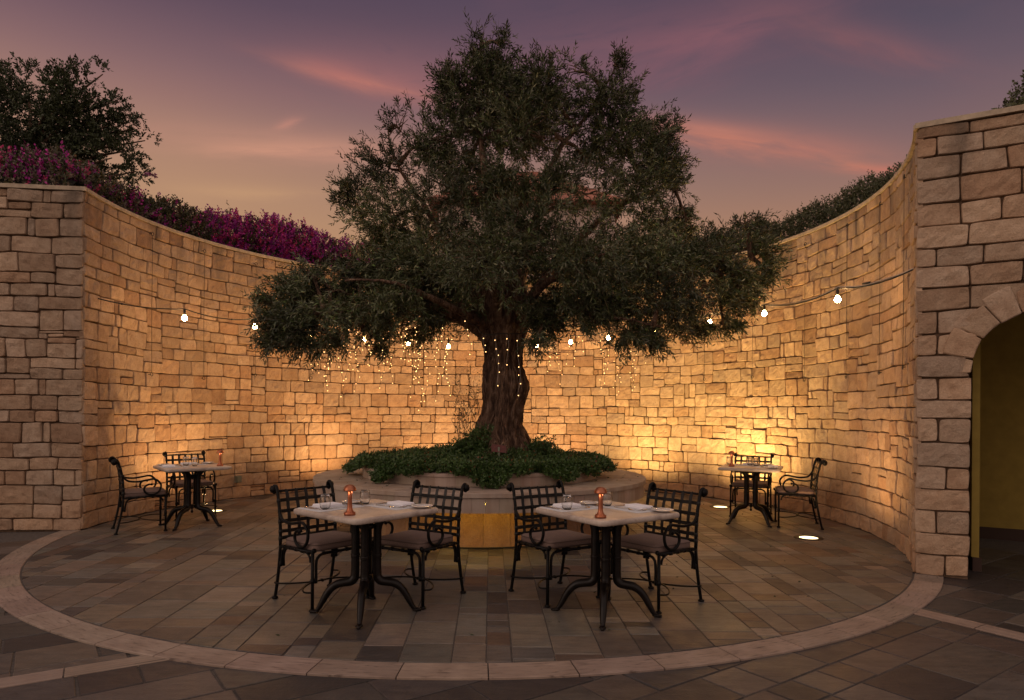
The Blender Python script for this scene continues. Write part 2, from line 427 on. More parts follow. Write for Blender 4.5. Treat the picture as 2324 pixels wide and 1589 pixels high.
# numpy value noise --------------------------------------------------
def vnoise(p, seed=0):
    p = np.asarray(p, dtype=np.float64); i = np.floor(p).astype(np.int64); f = p - i; f = f * f * (3 - 2 * f)
    def h(a):
        n = (a[..., 0] * 374761393 + a[..., 1] * 668265263 + a[..., 2] * 2147483647 + seed * 1274126177) & 0xffffffff
        n = (n ^ (n >> 13)) * 1274126177 & 0xffffffff
        n = (n ^ (n >> 16)) & 0xffff
        return n / 32767.5 - 1
    r = 0
    for dx in (0, 1):
        for dy in (0, 1):
            for dz in (0, 1):
                w = (f[..., 0] if dx else 1 - f[..., 0]) * (f[..., 1] if dy else 1 - f[..., 1]) * (f[..., 2] if dz else 1 - f[..., 2])
                r = r + w * h(i + np.array([dx, dy, dz]))
    return r
def fbm(p, o=4, seed=0):
    p = np.asarray(p, dtype=np.float64); r = 0; a = .5
    for k in range(o): r = r + a * vnoise(p * 2 ** k, seed + k); a *= .5
    return r

def arr_mesh(name, V, F, mat, C=None, parent=None, smooth=True):
    """V (n,3), F (m,4) quads"""
    me = bpy.data.meshes.new(name); n = len(V); m = len(F)
    me.vertices.add(n); me.vertices.foreach_set('co', np.asarray(V, np.float32).ravel())
    me.loops.add(m * 4); me.loops.foreach_set('vertex_index', np.asarray(F, np.int32).ravel())
    me.polygons.add(m); me.polygons.foreach_set('loop_start', np.arange(m, dtype=np.int32) * 4)
    me.polygons.foreach_set('loop_total', np.full(m, 4, np.int32))
    me.polygons.foreach_set('use_smooth', np.full(m, smooth))
    me.update(calc_edges=True)
    if C is not None:
        a = me.color_attributes.new('Col', 'FLOAT_COLOR', 'POINT')
        a.data.foreach_set('color', np.hstack([np.asarray(C, np.float32), np.ones((n, 1), np.float32)]).ravel())
    me.materials.append(mat); o = bpy.data.objects.new(name, me); COL.objects.link(o)
    if parent: o.parent = parent
    return o

CX, CY, RW = -0.39, 8.69, 4.81      # centre and radius of the court

# ------------------------------------------------------------------ ground, terrace
def polar(a, r, z=0.): a = radians(a); return Vector((CX + r * cos(a), CY + r * sin(a), z))
AL, AR_ = 187.3, -31.7                     # ends of the curved wall, degrees
CL = polar(AL, RW); CR = polar(AR_, RW)
DL = Vector((-.993, -.12, 0)).normalized(); DR = Vector((.87, -.49, 0)).normalized()
NL = Vector((-.12, -.0, 0)); NL = Vector((DL.y, -DL.x, 0)); NL = NL if NL.y < 0 else -NL
NR = Vector((DR.y, -DR.x, 0)); NR = NR if NR.y < 0 else -NR
WALLZ = 4.07

mb = MB(); S = 400
mb.add([(-S, -S, -.06), (S, -S, -.06), (S, S, -.06), (-S, S, -.06)], [(0, 1, 2, 3)], None, False)
tag(mb.build('ground', M_EARTH), kind='structure')
# raised garden behind the wall
mb = MB(); arc = [polar(a, RW + .42, 3.72) for a in np.linspace(AL, AR_, 80)]
pl = [CL + DL * 60 + Vector((0, .42, 0))]; pr = [CR + DR * 3.2 - NR * .42, CR + DR * 3.2 + Vector((120, 60, 0))]
top = [Vector((p.x, p.y, 3.72)) for p in pl] + arc + [Vector((p.x, p.y, 3.72)) for p in pr]
far = [Vector((260, 380, 3.72)), Vector((-260, 380, 3.72))]
poly = top + far
bm = bmesh.new(); bv = [bm.verts.new(p) for p in poly]; fc = bm.faces.new(bv)
bmesh.ops.triangulate(bm, faces=[fc]); me = bpy.data.meshes.new('terrace'); bm.to_mesh(me); bm.free()
me.materials.append(M_EARTH); o = bpy.data.objects.new('terrace', me); COL.objects.link(o); tag(o, kind='structure')

# ------------------------------------------------------------------ paving
def jit(c, v): 
    k = 1 + random.uniform(-v, v); return tuple(x * k * (1 + random.uniform(-.03, .03)) for x in c)
SL = [((.122, .110, .102), 6), ((.108, .108, .100), 6), ((.085, .076, .074), 5), ((.165, .136, .114), 4), ((.060, .053, .054), 4), ((.140, .136, .126), 5), ((.205, .178, .158), 2), ((.112, .078, .062), 3), ((.048, .044, .046), 3)]
SLI = [c for c, w in SL for _ in range(w)]
SLD = [(.078, .070, .068), (.064, .058, .057), (.098, .090, .084), (.048, .042, .043), (.115, .098, .088), (.082, .066, .060)]
def clip_convex(poly, planes):
    for (nx, ny, d) in planes:
        out = []
        for i in range(len(poly)):
            a = poly[i]; b = poly[(i + 1) % len(poly)]
            da = nx * a[0] + ny * a[1] - d; db = nx * b[0] + ny * b[1] - d
            if da <= 0: out.append(a)
            if (da < 0) != (db < 0) and abs(da - db) > 1e-9:
                t = da / (da - db); out.append((a[0] + (b[0] - a[0]) * t, a[1] + (b[1] - a[1]) * t))
        poly = out
        if len(poly) < 3: return []
    return poly
def slab(mb, poly, z, col, h=.012, bev=.005):
    """a paver: flat top, small chamfer, sides going down"""
    n = len(poly); cx = sum(p[0] for p in poly) / n; cy = sum(p[1] for p in poly) / n
    tx = random.uniform(-.002, .002); ty = random.uniform(-.002, .002)
    vs = []
    for k, (ins, dz) in enumerate(((bev, 0), (0, -bev * .7), (0, -h))):
        for p in poly:
            dx, dy = cx - p[0], cy - p[1]; L = hypot(dx, dy) + 1e-6; q = min(ins / L, .3)
            vs.append((p[0] + dx * q, p[1] + dy * q, z + dz + tx * (p[0] - cx) + ty * (p[1] - cy)))
    fs = [tuple(range(n))]
    for r in (0, 1):
        for i in range(n):
            j = (i + 1) % n; fs.append((r * n + i, (r + 1) * n + i, (r + 1) * n + j, r * n + j))
    mb.add(vs, fs, col, False)
# inner court: strips running away from the camera
circ = [(cos(t), sin(t), CX * cos(t) + CY * sin(t) + RW - .012) for t in np.linspace(0, 2 * pi, 120, endpoint=False)]
mb = MB(); yaw = -.0315                     # strips lean a little left with distance
edges = [-.906, -.653, -.347, -.142, .011, .265, .560]
while edges[-1] < 5.2: edges.append(edges[-1] + random.choice((.16, .2, .24, .28, .31, .36)))
while edges[0] > -5.6: edges.insert(0, edges[0] - random.choice((.16, .2, .24, .28, .31, .36)))
g = .0038
for i in range(len(edges) - 1):
    a, b = edges[i], edges[i + 1]; y = 3.4 - random.random() * .5
    w = b - a
    while y < 13.8:
        L = random.choice((.14, .18, .24, .3, .4, .55, .62, .34)) * (1.1 if w > .25 else .85)
        j = [random.uniform(-.003, .003) for _ in range(4)]
        q = [(a + g + j[0], y + g), (b - g + j[1], y + g + j[2]), (b - g + j[3], y + L - g), (a + g, y + L - g + j[2])]
        q = [(x + yaw * (yy - 3.97), yy) for x, yy in q]
        y += L
        cxx = sum(p[0] for p in q) / 4; cyy = sum(p[1] for p in q) / 4
        if hypot(cxx - CX, cyy - CY) < 1.2: continue
        q = clip_convex(q, circ)
        if len(q) > 2: slab(mb, q, random.uniform(-.0012, .0012), jit(random.choice(SLI), .14))
o = mb.build('paving', M_SLATE); tag(o, kind='structure')
mb = MB(); disc = [(polar(a, RW + .1, -.0055)) for a in range(0, 360, 4)]
mb.add(disc, [tuple(range(90))], None, False); tag(mb.build('paving_joints', M_JOINT), kind='structure')
# outer paving, laid at an angle
mb = MB(); th = radians(35); ca, sa = cos(th), sin(th)
v = -5.2
while v < 7.0:
    h = random.choice((.24, .3, .34, .38)); u = -2.5 - random.random()
    while u < 11.0:
        L = random.choice((.3, .42, .5, .62, .7)) * (.8 if h < .3 else 1)
        q = [(u + .006, v + .006), (u + L - .006, v + .006), (u + L - .006, v + h - .006), (u + .006, v + h - .006)]
        q = [(x * ca - yy * sa - 3.5 + random.uniform(-.004, .004), x * sa + yy * ca + random.uniform(-.004, .004)) for x, yy in q]
        u += L
        cxx = sum(p[0] for p in q) / 4; cyy = sum(p[1] for p in q) / 4
        if hypot(cxx - CX, cyy - CY) < RW - .5 or cyy > 9.5 or abs(cxx) > 9.5: continue
        slab(mb, q, -.012 + random.uniform(-.0012, .0012), jit(random.choice(SLD), .16))
    v += h
o = mb.build('outer_paving', M_SLATE); tag(o, kind='structure')
mb = MB(); mb.add([(-14, -6, -.019), (14, -6, -.019), (14, 14, -.019), (-14, 14, -.019)], [(0, 1, 2, 3)], None, False)
tag(mb.build('outer_paving_joints', M_JOINT), kind='structure')
# travertine band round the court, and two straight strips leaving it
def band_mesh():
    V = []; F = []; C = []; UV = []
    def quadstrip(rows, col, z):
        n = len(rows); o = len(V)
        for k, (a, b) in enumerate(rows):
            for q, (p, zz) in enumerate(((a, z - .014), (a, z - .003), (a.lerp(b, .03), z), (b.lerp(a, .03), z), (b, z - .003), (b, z - .014))):
                V.append((p.x, p.y, zz)); C.append(col); UV.append((k * .1 + o * .013, q * .05 if q < 3 else .21 + q * .002))
        for k in range(n - 1):
            for q in range(5):
                F.append((o + k * 6 + q, o + (k + 1) * 6 + q, o + (k + 1) * 6 + q + 1, o + k * 6 + q + 1))
        F.append(tuple(o + q for q in (0, 1, 2, 3, 4, 5))); F.append(tuple(o + (n - 1) * 6 + q for q in (5, 4, 3, 2, 1, 0)))
    a = AL; st = 5.75
    a0 = -90 + 3.1
    k = -22
    while a0 + k * st < AR_ + 360:
        s, e = a0 + k * st, a0 + (k + 1) * st; k += 1
        if e < -172.7 or s > AR_: continue
        s = max(s, -172.6); e = min(e, AR_ + .2)
        if e - s < .5: continue
        quadstrip([(polar(t, RW + .002), polar(t, RW + .222)) for t in np.linspace(s + .045, e - .045, 8)], jit((1, 1, 1), .12), .002)
    def strip(p, d, w, n):
        d = Vector((*d, 0)).normalized(); s = Vector((-d.y, d.x, 0)) * w / 2; L = .62
        for i in range(n):
            q0 = p + d * (i * L + .004); q1 = p + d * ((i + 1) * L - .004)
            quadstrip([(q0 - s, q0 + s), (q1 - s, q1 + s)], jit((.95, .95, .95), .12), -.004)
    strip(Vector((-1.94, 4.04, 0)), (-.85, -.52), .15, 7)
    strip(Vector((2.91, 5.165, 0)), (.545, -.838), .17, 6)
    me = bpy.data.meshes.new('stone_band'); me.from_pydata(V, [], F)
    uv = me.uv_layers.new(name='UVMap')
    for l in me.loops: uv.data[l.index].uv = UV[l.vertex_index]
    ca_ = me.color_attributes.new('Col', 'FLOAT_COLOR', 'POINT')
    ca_.data.foreach_set('color', np.hstack([np.array(C, np.float32), np.ones((len(C), 1), np.float32)]).ravel())
    me.materials.append(M_TRAV); o = bpy.data.objects.new('stone_band', me); COL.objects.link(o); return o
tag(band_mesh(), kind='structure')

# ------------------------------------------------------------------ stone walls
def pack(W, H, wr, hr, rnd, du=.045):
    n = int(round(W / du)); du = W / n; hs = [0.0] * n; out = []
    lines = [0]                                   # rough course lines the masons worked to
    while lines[-1] < H: lines.append(lines[-1] + rnd.uniform(*hr))
    if H - lines[-2] < .1: lines.pop(-2)
    lines[-1] = H
    while True:
        i = min(range(n), key=lambda k: (round(hs[k], 3), k))
        if hs[i] >= H - .012: break
        j = i
        while j < n and abs(hs[j] - hs[i]) < .011: j += 1
        base = max(hs[i:j]); gw = (j - i) * du
        nl = hs[i - 1] if i > 0 else 9; nr = hs[j] if j < n else 9; nm = min(nl, nr, H) - base
        if gw < .13:
            h = min(nm, rnd.uniform(.10, .22)) if nm > .012 else .03; w = j - i
            if nm - h < .03 and nm < .3: h = nm
        elif nm < .05 and gw < .36 and nm < H - base - .001 and rnd.random() < .75:
            h = nm; w = j - i
        else:
            w = max(3, int(round(rnd.uniform(*wr) / du)))
            if rnd.random() < .10: w = max(2, int(round(.10 / du)))
            if (j - i) - w < 3: w = j - i
            if w * du > wr[1] * 1.35: w = (j - i) // 2
            h = rnd.uniform(*hr)
            if rnd.random() < .82:
                up = [l - base for l in lines if l - base > .095]
                if up:
                    h = up[0]
                    if rnd.random() < .05 and len(up) > 1: h = up[1]
                    elif rnd.random() < .22: h -= rnd.uniform(.028, .05)
                    if h > .255: h *= .5
            for t in (nl, nr):
                if 0 < t < 9 and abs(base + h - t) < .05 and t - base > .09: h = t - base
            if rnd.random() < .04: h *= .5
        h = min(h, H - base)
        if H - base - h < .05: h = H - base
        if h < .008: h = .008
        out.append((i * du, base, w * du, h))
        for k in range(i, i + w): hs[k] = base + h
    return out
def stones(blocks, S, N, seed, gap=.0044, bulge=.014, warp=.013, ptint=None):
    """S(u,z)->(k,3) surface points, N(u)->(k,3) normals"""
    r = random.Random(seed); V = []; F = []; C = []; o = 0
    for (u0, z0, w, h) in blocks:
        gg = gap * r.uniform(.5, 1.5); w2 = w / 2 - gg; h2 = h / 2 - gg
        if w2 < .006 or h2 < .006: continue
        def axis_(half, L):
            e = min(.30, .006 / half); e2 = min(.5, .016 / half); n_ = max(2, int(L / .042))
            return np.concatenate([[-1, -1 + e], np.linspace(-1 + e2, 1 - e2, n_ + 1), [1 - e, 1]])
        s = axis_(w2, w); t = axis_(h2, h); nx, ny = len(s), len(t)
        Sg, Tg = np.meshgrid(s, t)
        rc = min(r.uniform(.006, .030), .42 * min(w, h))        # corner rounding
        k = (np.abs(Sg) * np.abs(Tg)) ** 5
        x = Sg * (w2 - rc * .36 * k); z = Tg * (h2 - rc * .36 * k)
        x = x + (r.uniform(-.05, .05) * h2) * Tg * (np.abs(Sg) ** 2); z = z + (r.uniform(-.05, .05) * min(w2, .1)) * Sg * (np.abs(Tg) ** 2)
        U = u0 + w / 2 + x; Z = z0 + h / 2 + z
        p = np.stack([U * 3.1, Z * 3.1, np.full_like(U, seed * 3.7)], -1)
        U = U + vnoise(p, 5) * warp; Z = Z + vnoise(p + 31.7, 6) * warp
        ex = (1 - np.abs(Sg)) * w2; ez = (1 - np.abs(Tg)) * h2; ed = np.minimum(ex, ez)
        ef = np.clip(ed / .005, 0, 1) ** .6 * .82 + np.clip(ed / .045, 0, 1) * .18
        pn = np.stack([U * 17, Z * 17, np.full_like(U, u0 * 9.1)], -1)
        small = min(1., min(w, h) / .12)
        d0 = r.uniform(-.008, .012) * small - (1 - small) * .012
        D = d0 + ef * bulge * r.uniform(.75, 1.2) * (.4 + .6 * small) + fbm(pn, 3, 3) * .020 * small * (.35 + .65 * np.clip(ed / .02, 0, 1)) + Sg * r.uniform(-.007, .007) + Tg * r.uniform(-.006, .006)
        # border ring pushed back into the joint
        Uf = np.pad(U, 1, mode='edge'); Zf = np.pad(Z, 1, mode='edge'); Df = np.pad(D, 1, mode='edge')
        Df[0, :] = Df[-1, :] = -.045; Df[:, 0] = Df[:, -1] = -.045
        uf = Uf.ravel(); zf = np.maximum(Zf.ravel(), -.02)
        P = S(uf, zf) + N(uf) * Df.ravel()[:, None]
        a, b = Uf.shape; idx = np.arange(a * b).reshape(a, b) + o
        q = np.stack([idx[:-1, :-1], idx[:-1, 1:], idx[1:, 1:], idx[1:, :-1]], -1).reshape(-1, 4)
        V.append(P); F.append(q); o += a * b
        base = r.choice([(1, 1, 1), (.95, .93, .90), (1.06, 1.04, 1.0), (.88, .82, .76), (1.0, .93, .86), (.92, .93, .95), (1.1, 1.08, 1.04), (.84, .74, .66), (.97, .97, .97)])
        br = r.uniform(.80, 1.12); C.append(np.tile(np.array([c * br for c in base]), (a * b, 1)))
    return np.vstack(V), np.vstack(F), np.vstack(C)

rnd = random.Random(5)
ARC = radians(AL - AR_) * RW
def S_arc(u, z):
    a = math.radians(AL) - u / RW
    return np.stack([CX + RW * np.cos(a), CY + RW * np.sin(a), z], -1)
def N_arc(u):
    a = math.radians(AL) - u / RW; return np.stack([-np.cos(a), -np.sin(a), 0 * a], -1)
blk = pack(ARC, WALLZ, (.20, .40), (.14, .225), rnd)
cw = thing('curved_stone_wall', (0, 0, 0), 0, 'tall curved wall of honey coloured stone wrapping round the court behind the tree', 'wall')
V, F, C = stones(blk, S_arc, N_arc, 1)
arr_mesh('stone_facing', V, F, M_STONE, C, cw, False)
# core behind the stones
mb = MB(); vs = []; na = 90
for a in np.linspace(AL - .7, AR_ + .7, na):
    for r_, z in ((RW + .03, -.05), (RW + .03, WALLZ), (RW + .40, WALLZ), (RW + .40, -.05)): vs.append(polar(a, r_, z))
fs = []
for i in range(na - 1):
    for k in range(4):
        l = (k + 1) % 4; fs.append((i * 4 + k, i * 4 + l, (i + 1) * 4 + l, (i + 1) * 4 + k))
fs += [(0, 1, 2, 3), tuple((na - 1) * 4 + k for k in (3, 2, 1, 0))]
mb.add(vs, fs, None, False); mb.build('core', M_MORTAR, cw)
def coping_seg(mb, A, B):
    """A,B: lists of (inner point, outer point) rows"""
    rows = A; n = len(rows); vs = []
    for (p, q) in rows:
        d = (q - p).normalized()
        for (pt, z) in ((p, WALLZ + .002), (p, WALLZ + .042), (p + d * .008, WALLZ + .05), (q, WALLZ + .05), (q, WALLZ + .002)):
            vs.append((pt.x, pt.y, z))
    fs = []
    for i in range(n - 1):
        for k in range(5):
            l = (k + 1) % 5; fs.append((i * 5 + k, i * 5 + l, (i + 1) * 5 + l, (i + 1) * 5 + k))
    fs += [(0, 1, 2, 3, 4), tuple((n - 1) * 5 + k for k in (4, 3, 2, 1, 0))]
    mb.add(vs, fs, jit((1, 1, 1), .08), False)
mb = MB(); nseg = 24
for i in range(nseg):
    a0 = AL + (AR_ - AL) * i / nseg; a1 = AL + (AR_ - AL) * (i + 1) / nseg
    coping_seg(mb, [(polar(a, RW - .035), polar(a, RW + .42)) for a in np.linspace(a0 - .04, a1 + .04, 6)], None)
mb.build('coping', M_COPING, cw)

def flat_wall(name, label, corner, d, n, L, seed, wr, hr, blocks=None, mat=M_STONE2, post=None):
    w = thing(name, (0, 0, 0), 0, label, 'wall')
    def Sf(u, z): return np.stack([corner.x + d.x * u, corner.y + d.y * u, z], -1)
    def Nf(u): return np.tile(np.array([[n.x, n.y, 0.]]), (len(u), 1))
    b = blocks if blocks is not None else pack(L, WALLZ, wr, hr, random.Random(seed))
    V, F, C = stones(b, Sf, Nf, seed, gap=.005, bulge=.015)
    if post is not None: V = post(V)
    arr_mesh('stone_facing', V, F, mat, C, w, False)
    return w
lw = flat_wall('left_stone_wall', 'flat greyish stone end wall with straight coping at the left edge', CL, DL, NL, 4.5, 21, (.2, .46), (.13, .23))
def quadbox(mb, a, b, back, z0, z1, col=None):
    """box on the ground line a-b, thickness along back"""
    p = [a, b, b + back, a + back]
    mb.add([(q.x, q.y, z0) for q in p] + [(q.x, q.y, z1) for q in p],
           [(0, 1, 2, 3), (7, 6, 5, 4), (4, 5, 1, 0), (5, 6, 2, 1), (6, 7, 3, 2), (7, 4, 0, 3)], col, False)
mb = MB(); quadbox(mb, CL - NL * .03 + DL * .03, CL - NL * .03 + DL * 4.5, -NL * .4, -.05, WALLZ - .01); mb.build('core', M_MORTAR, lw)
mb = MB()
for i in range(4):
    quadbox(mb, CL + NL * .035 + DL * (i * 1.1 - (.03 if i == 0 else -.003)), CL + NL * .035 + DL * ((i + 1) * 1.1), -NL * .46, WALLZ + .001, WALLZ + .0485, None)
mb.build('coping', M_COPING, lw)
# right wall with an arched doorway
A0, A1, ASP, ARD = .42, 1.50, 1.82, .54
rr_ = random.Random(33)
bl = []
z = 0
while z < WALLZ - .01:                       # quoin pier: full stones and split courses in turn
    h = rr_.choice((.17, .19, .205, .22)); h = min(h, WALLZ - z)
    if WALLZ - z - h < .1: h = WALLZ - z
    wpier = A0 if z + h < ASP + .05 else None
    if wpier:
        if len(bl) == 0 or bl[-1][2] > .3: 
            s = rr_.choice((.14, .17, .24)); bl += [(0, z, s, h), (s, z, A0 - s, h)]
        else: bl.append((0, z, A0, h))
    else:
        u = 0; 
        while u < 3.0:
            w = rr_.uniform(.22, .48) if u > 0 else rr_.choice((.16, .34, .40))
            if 3.0 - u - w < .14: w = 3.0 - u
            bl.append((u, z, w, h)); u += w
    z += h
zp = 0
for (u, z, w, h) in pack(1.5, ASP + .02, (.2, .42), (.16, .22), rr_): bl.append((u + A1, z, w, h))
mid = (A0 + A1) / 2
def inarch(b):
    cs = [(b[0] + i * b[2] / 3, b[1] + j * b[3] / 2) for i in range(4) for j in range(3)]
    ins = [(hypot(u - mid, z - ASP) < ARD + .10 if z > ASP else A0 - .01 < u < A1 + .01) for u, z in cs]
    return sum(ins) > 7
bl = [b for b in bl if not inarch(b)]
def carve(V):
    "pull stone edges out of the arched opening"
    rel = V - np.array([CR.x, CR.y, 0]); u = rel[:, 0] * DR.x + rel[:, 1] * DR.y; z = V[:, 2]
    du = u - mid; dz = z - ASP; r_ = np.hypot(du, dz); k = (dz > 0) & (r_ < ARD + .06); sc = np.where(k, (ARD + .06) / np.maximum(r_, .05), 1)
    nu = np.where(k, mid + du * sc, u); nz_ = np.where(k, ASP + dz * sc, z)
    lo_ = (dz <= 0) & (np.abs(nu - mid) < ARD); nu = np.where(lo_, mid + np.sign(du) * ARD, nu)
    V = V.copy(); V[:, 0] += DR.x * (nu - u); V[:, 1] += DR.y * (nu - u); V[:, 2] = nz_
    return V
rw = flat_wall('right_stone_wall', 'rosy stone wall of large blocks with an arched opening at the right edge', CR, DR, NR, 3, 33, None, None, bl, post=carve)
def S_vo(u, z):
    t = u / .66; r_ = ARD + z
    uu = mid - r_ * np.cos(t); return np.stack([CR.x + DR.x * uu, CR.y + DR.y * uu, ASP + r_ * np.sin(t)], -1)
vb = []; u = 0; LV = pi * .66
while u < LV - .01:
    w = rr_.uniform(.15, .24)
    if LV - u - w < .1: w = LV - u
    vb.append((u, .0, w, rr_.uniform(.20, .27))); u += w
V, F, C = stones(vb, S_vo, lambda u: np.tile(np.array([[NR.x, NR.y, 0.]]), (len(u), 1)), 44, gap=.004, bulge=.016)
V = V + np.array([NR.x, NR.y, 0]) * .012
arr_mesh('arch_stones', V, F, M_STONE2, C, rw)
# stones of the far jamb, facing back into the opening
def S_j(u, z): return np.stack([CR.x + DR.x * A1 - NR.x * u, CR.y + DR.y * A1 - NR.y * u, z], -1)
V, F, C = stones(pack(.42, ASP, (.16, .42), (.15, .22), rr_), S_j, lambda u: np.tile(np.array([[-DR.x, -DR.y, 0.]]), (len(u), 1)), 45)
arr_mesh('jamb_stones', V, F, M_STONE2, C, rw)
mb = MB(); bk = -NR * .4
quadbox(mb, CR - NR * .03 + DR * .03, CR - NR * .03 + DR * (A0 - .012), bk, -.05, WALLZ - .01)
quadbox(mb, CR - NR * .03 + DR * (A1 + .012), CR - NR * .03 + DR * 3.0, bk, -.05, WALLZ - .01)
# core above the arch in thin columns
nc = 16
for i in range(nc):
    ua = A0 - .012 + (A1 - A0 + .024) * i / nc; ub = A0 - .012 + (A1 - A0 + .024) * (i + 1) / nc
    zz = ASP + sqrt(max(0, (ARD + .1) ** 2 - ((ua + ub) / 2 - mid) ** 2))
    quadbox(mb, CR - NR * .03 + DR * ua, CR - NR * .03 + DR * ub, bk, zz, WALLZ - .01)
mb.build('core', M_MORTAR, rw)
mb = MB()
for i in range(3):
    quadbox(mb, CR + NR * .035 + DR * (i * 1.0 - (.02 if i == 0 else -.003)), CR + NR * .035 + DR * (i + 1) * 1.0, -NR * .46, WALLZ + .001, WALLZ + .0485)
mb.build('coping', M_COPING, rw)
# passage behind the arch: ochre plaster room
rm = thing('passage_wall', (0, 0, 0), 0, 'ochre yellow plastered wall seen through the arch on the right', 'wall')
mb = MB(); base = CR - NR * 2.6
quadbox(mb, base + DR * .12, base + DR * 4.5, -NR * .1, .12, 3.65)
quadbox(mb, CR - NR * .45 + DR * .53, CR - NR * 2.6 + DR * .2, -DR * .06, .12, 3.65)
mb.build('plaster', M_YWALL, rm)
mb = MB(); quadbox(mb, base + NR * .02 + DR * .12, base + NR * .02 + DR * 4.5, NR * .0 - NR * .1, -.05, .12)
quadbox(mb, CR - NR * .45 + DR * .55, CR - NR * 2.6 + DR * .22, -DR * .07, -.05, .12)
mb.build('skirting', M_WFRAME, rm)

# ------------------------------------------------------------------ planter bench under the tree
pb = thing('planter_bench', (CX, CY, 0), 0, 'round limestone bench and planter ring encircling the olive tree', 'planter')
R1, R2, RB, ZB, ZS = 2.07, 1.50, 1.56, .65, .45
def ring_panels(name, ro, ri, z0, z1, n, off=0., gap=.12, var=.1, parent=pb, mat=M_BENCH, bev=.004, stagger=False):
    mb = MB()
    for i in range(n):
        a0 = 360 / n * i + off + gap / 2; a1 = 360 / n * (i + 1) + off - gap / 2; m = max(3, int(120 / n) + 1)
        vs = []
        for a in np.linspace(a0, a1, m):
            c_, s_ = cos(radians(a)), sin(radians(a))
            for (r_, z) in ((ro, z0), (ro, z1 - bev), (ro - bev, z1), (ri, z1), (ri, z0)): vs.append((r_ * c_, r_ * s_, z))
        fs = []
        for q in range(m - 1):
            for k in range(5):
                l = (k + 1) % 5; fs.append((q * 5 + k, (q + 1) * 5 + k, (q + 1) * 5 + l, q * 5 + l))
        fs += [(4, 3, 2, 1, 0), tuple((m - 1) * 5 + k for k in range(5))]
        mb.add(vs, fs, jit((1, 1, 1), var), False)
    return mb.build(name, mat, parent)
ring_panels('seat_slab', R1 + .02, R2 - .03, ZB - .045, ZB, 12, 8, .05, .05)
ring_panels('seat_skirt', R1, R1 - .06, ZS, ZB - .045, 96, 0, .06, .13)
ring_panels('underside', R1 - .065, RB - .08, ZB - .1, ZB - .05, 12, 0, .0, .03)
ring_panels('base', RB, RB - .1, .0, ZB - .1, 33, .67, .14, .10, mat=M_BASE)
ring_panels('planter_ring', R2, R2 - .12, ZB + .001, ZB + .10, 40, 1, .05, .08)
ring_panels('ring_cap', R2 + .015, R2 - .14, ZB + .10, ZB + .135, 16, 5, .06, .05)
mb = MB(); lathe(mb, [(RB - .01, .0), (RB + .012, .0), (RB + .012, .015), (RB - .01, .015)], 90, caps=False); mb.build('dark_gap_ring', M_FRAME, pb)  # solid dark ring drawn as a shaded gap along the base foot
# warm strip light hidden below the overhang at the front
mb = MB(); pth = [(1.93 * cos(radians(a)), 1.93 * sin(radians(a)), ZB - .125) for a in np.linspace(-108, -72, 16)]
tube(mb, pth, .012, 6); mb.build('strip_light', M_LED, pb)
# soil mound
def soil_h(x, y):
    r = hypot(x - CX, y - CY); t = hypot(x - (CX + .24), y - (CY + .06))
    return .78 + .10 * max(0, 1 - (r / 1.5) ** 2) + .12 * math.exp(-(t / .55) ** 2)
mb = MB(); vs = []; fs = []; nr, na = 14, 48
for i in range(nr + 1):
    for k in range(na):
        r_ = 1.44 * i / nr + .001; a = 2 * pi * k / na; x, y = CX + r_ * cos(a), CY + r_ * sin(a)
        vs.append((x - CX, y - CY, soil_h(x, y) - .03 - (.06 if i == nr else 0)))
for i in range(nr):
    for k in range(na):
        l = (k + 1) % na; fs.append((i * na + k, (i + 1) * na + k, (i + 1) * na + l, i * na + l))
mb.add(vs, fs); mb.build('soil', M_SOIL, pb)

# ------------------------------------------------------------------ leaves
def unit(v): return v / np.maximum(np.linalg.norm(v, axis=-1, keepdims=True), 1e-9)
def leaves(name, base, dirs, length, width, mat, cols, parent=None, fold=.15, seed=0):
    """one kite-shaped leaf per row: base point, direction, length, width"""
    r = np.random.default_rng(seed); n = len(base)
    up = unit(r.normal(size=(n, 3))); side = unit(np.cross(dirs, up)); nrm = np.cross(side, dirs)
    L = length[:, None]; W = width[:, None] * .5
    V = np.stack([base, base + dirs * L * .45 + side * W + nrm * L * .04, base + dirs * L - nrm * L * fold, base + dirs * L * .45 - side * W + nrm * L * .04], 1).reshape(-1, 3)
    F = np.arange(n * 4).reshape(-1, 4)
    C = np.repeat(cols, 4, axis=0)
    return arr_mesh(name, V, F, mat, C, parent, smooth=False)
def shoots(P, D, n_leaf, Lmin, Lmax, leafL, leafW, seed, spread=.75, curl=.25, droop=0.):
    """leafy shoots: P start, D direction -> leaf base, dir, length, width, shoot index"""
    r = np.random.default_rng(seed); m = len(P)
    SL_ = r.uniform(Lmin, Lmax, m); t = np.linspace(.12, 1, n_leaf)
    bend = unit(r.normal(size=(m, 3))) * curl + np.array([0, 0, -droop])
    t_ = t[None, :, None]
    pts = P[:, None, :] + (D[:, None, :] * t_ + bend[:, None, :] * t_ ** 2 * .5) * SL_[:, None, None]
    tang = unit(D[:, None, :] + bend[:, None, :] * t_)
    a = unit(np.cross(D, unit(r.normal(size=(m, 3))))); b = np.cross(D, a)
    ph = (np.arange(n_leaf) * 2.4)[None, :] + r.uniform(0, 6, m)[:, None]
    rad = a[:, None, :] * np.cos(ph)[..., None] + b[:, None, :] * np.sin(ph)[..., None]
    dirs = unit(tang + rad * spread * r.uniform(.5, 1.25, (m, n_leaf, 1)))
    ln = r.uniform(.7, 1.15, (m, n_leaf)) * leafL; wd = r.uniform(.8, 1.2, (m, n_leaf)) * leafW
    return pts.reshape(-1, 3), dirs.reshape(-1, 3), ln.ravel(), wd.ravel(), np.repeat(np.arange(m), n_leaf)

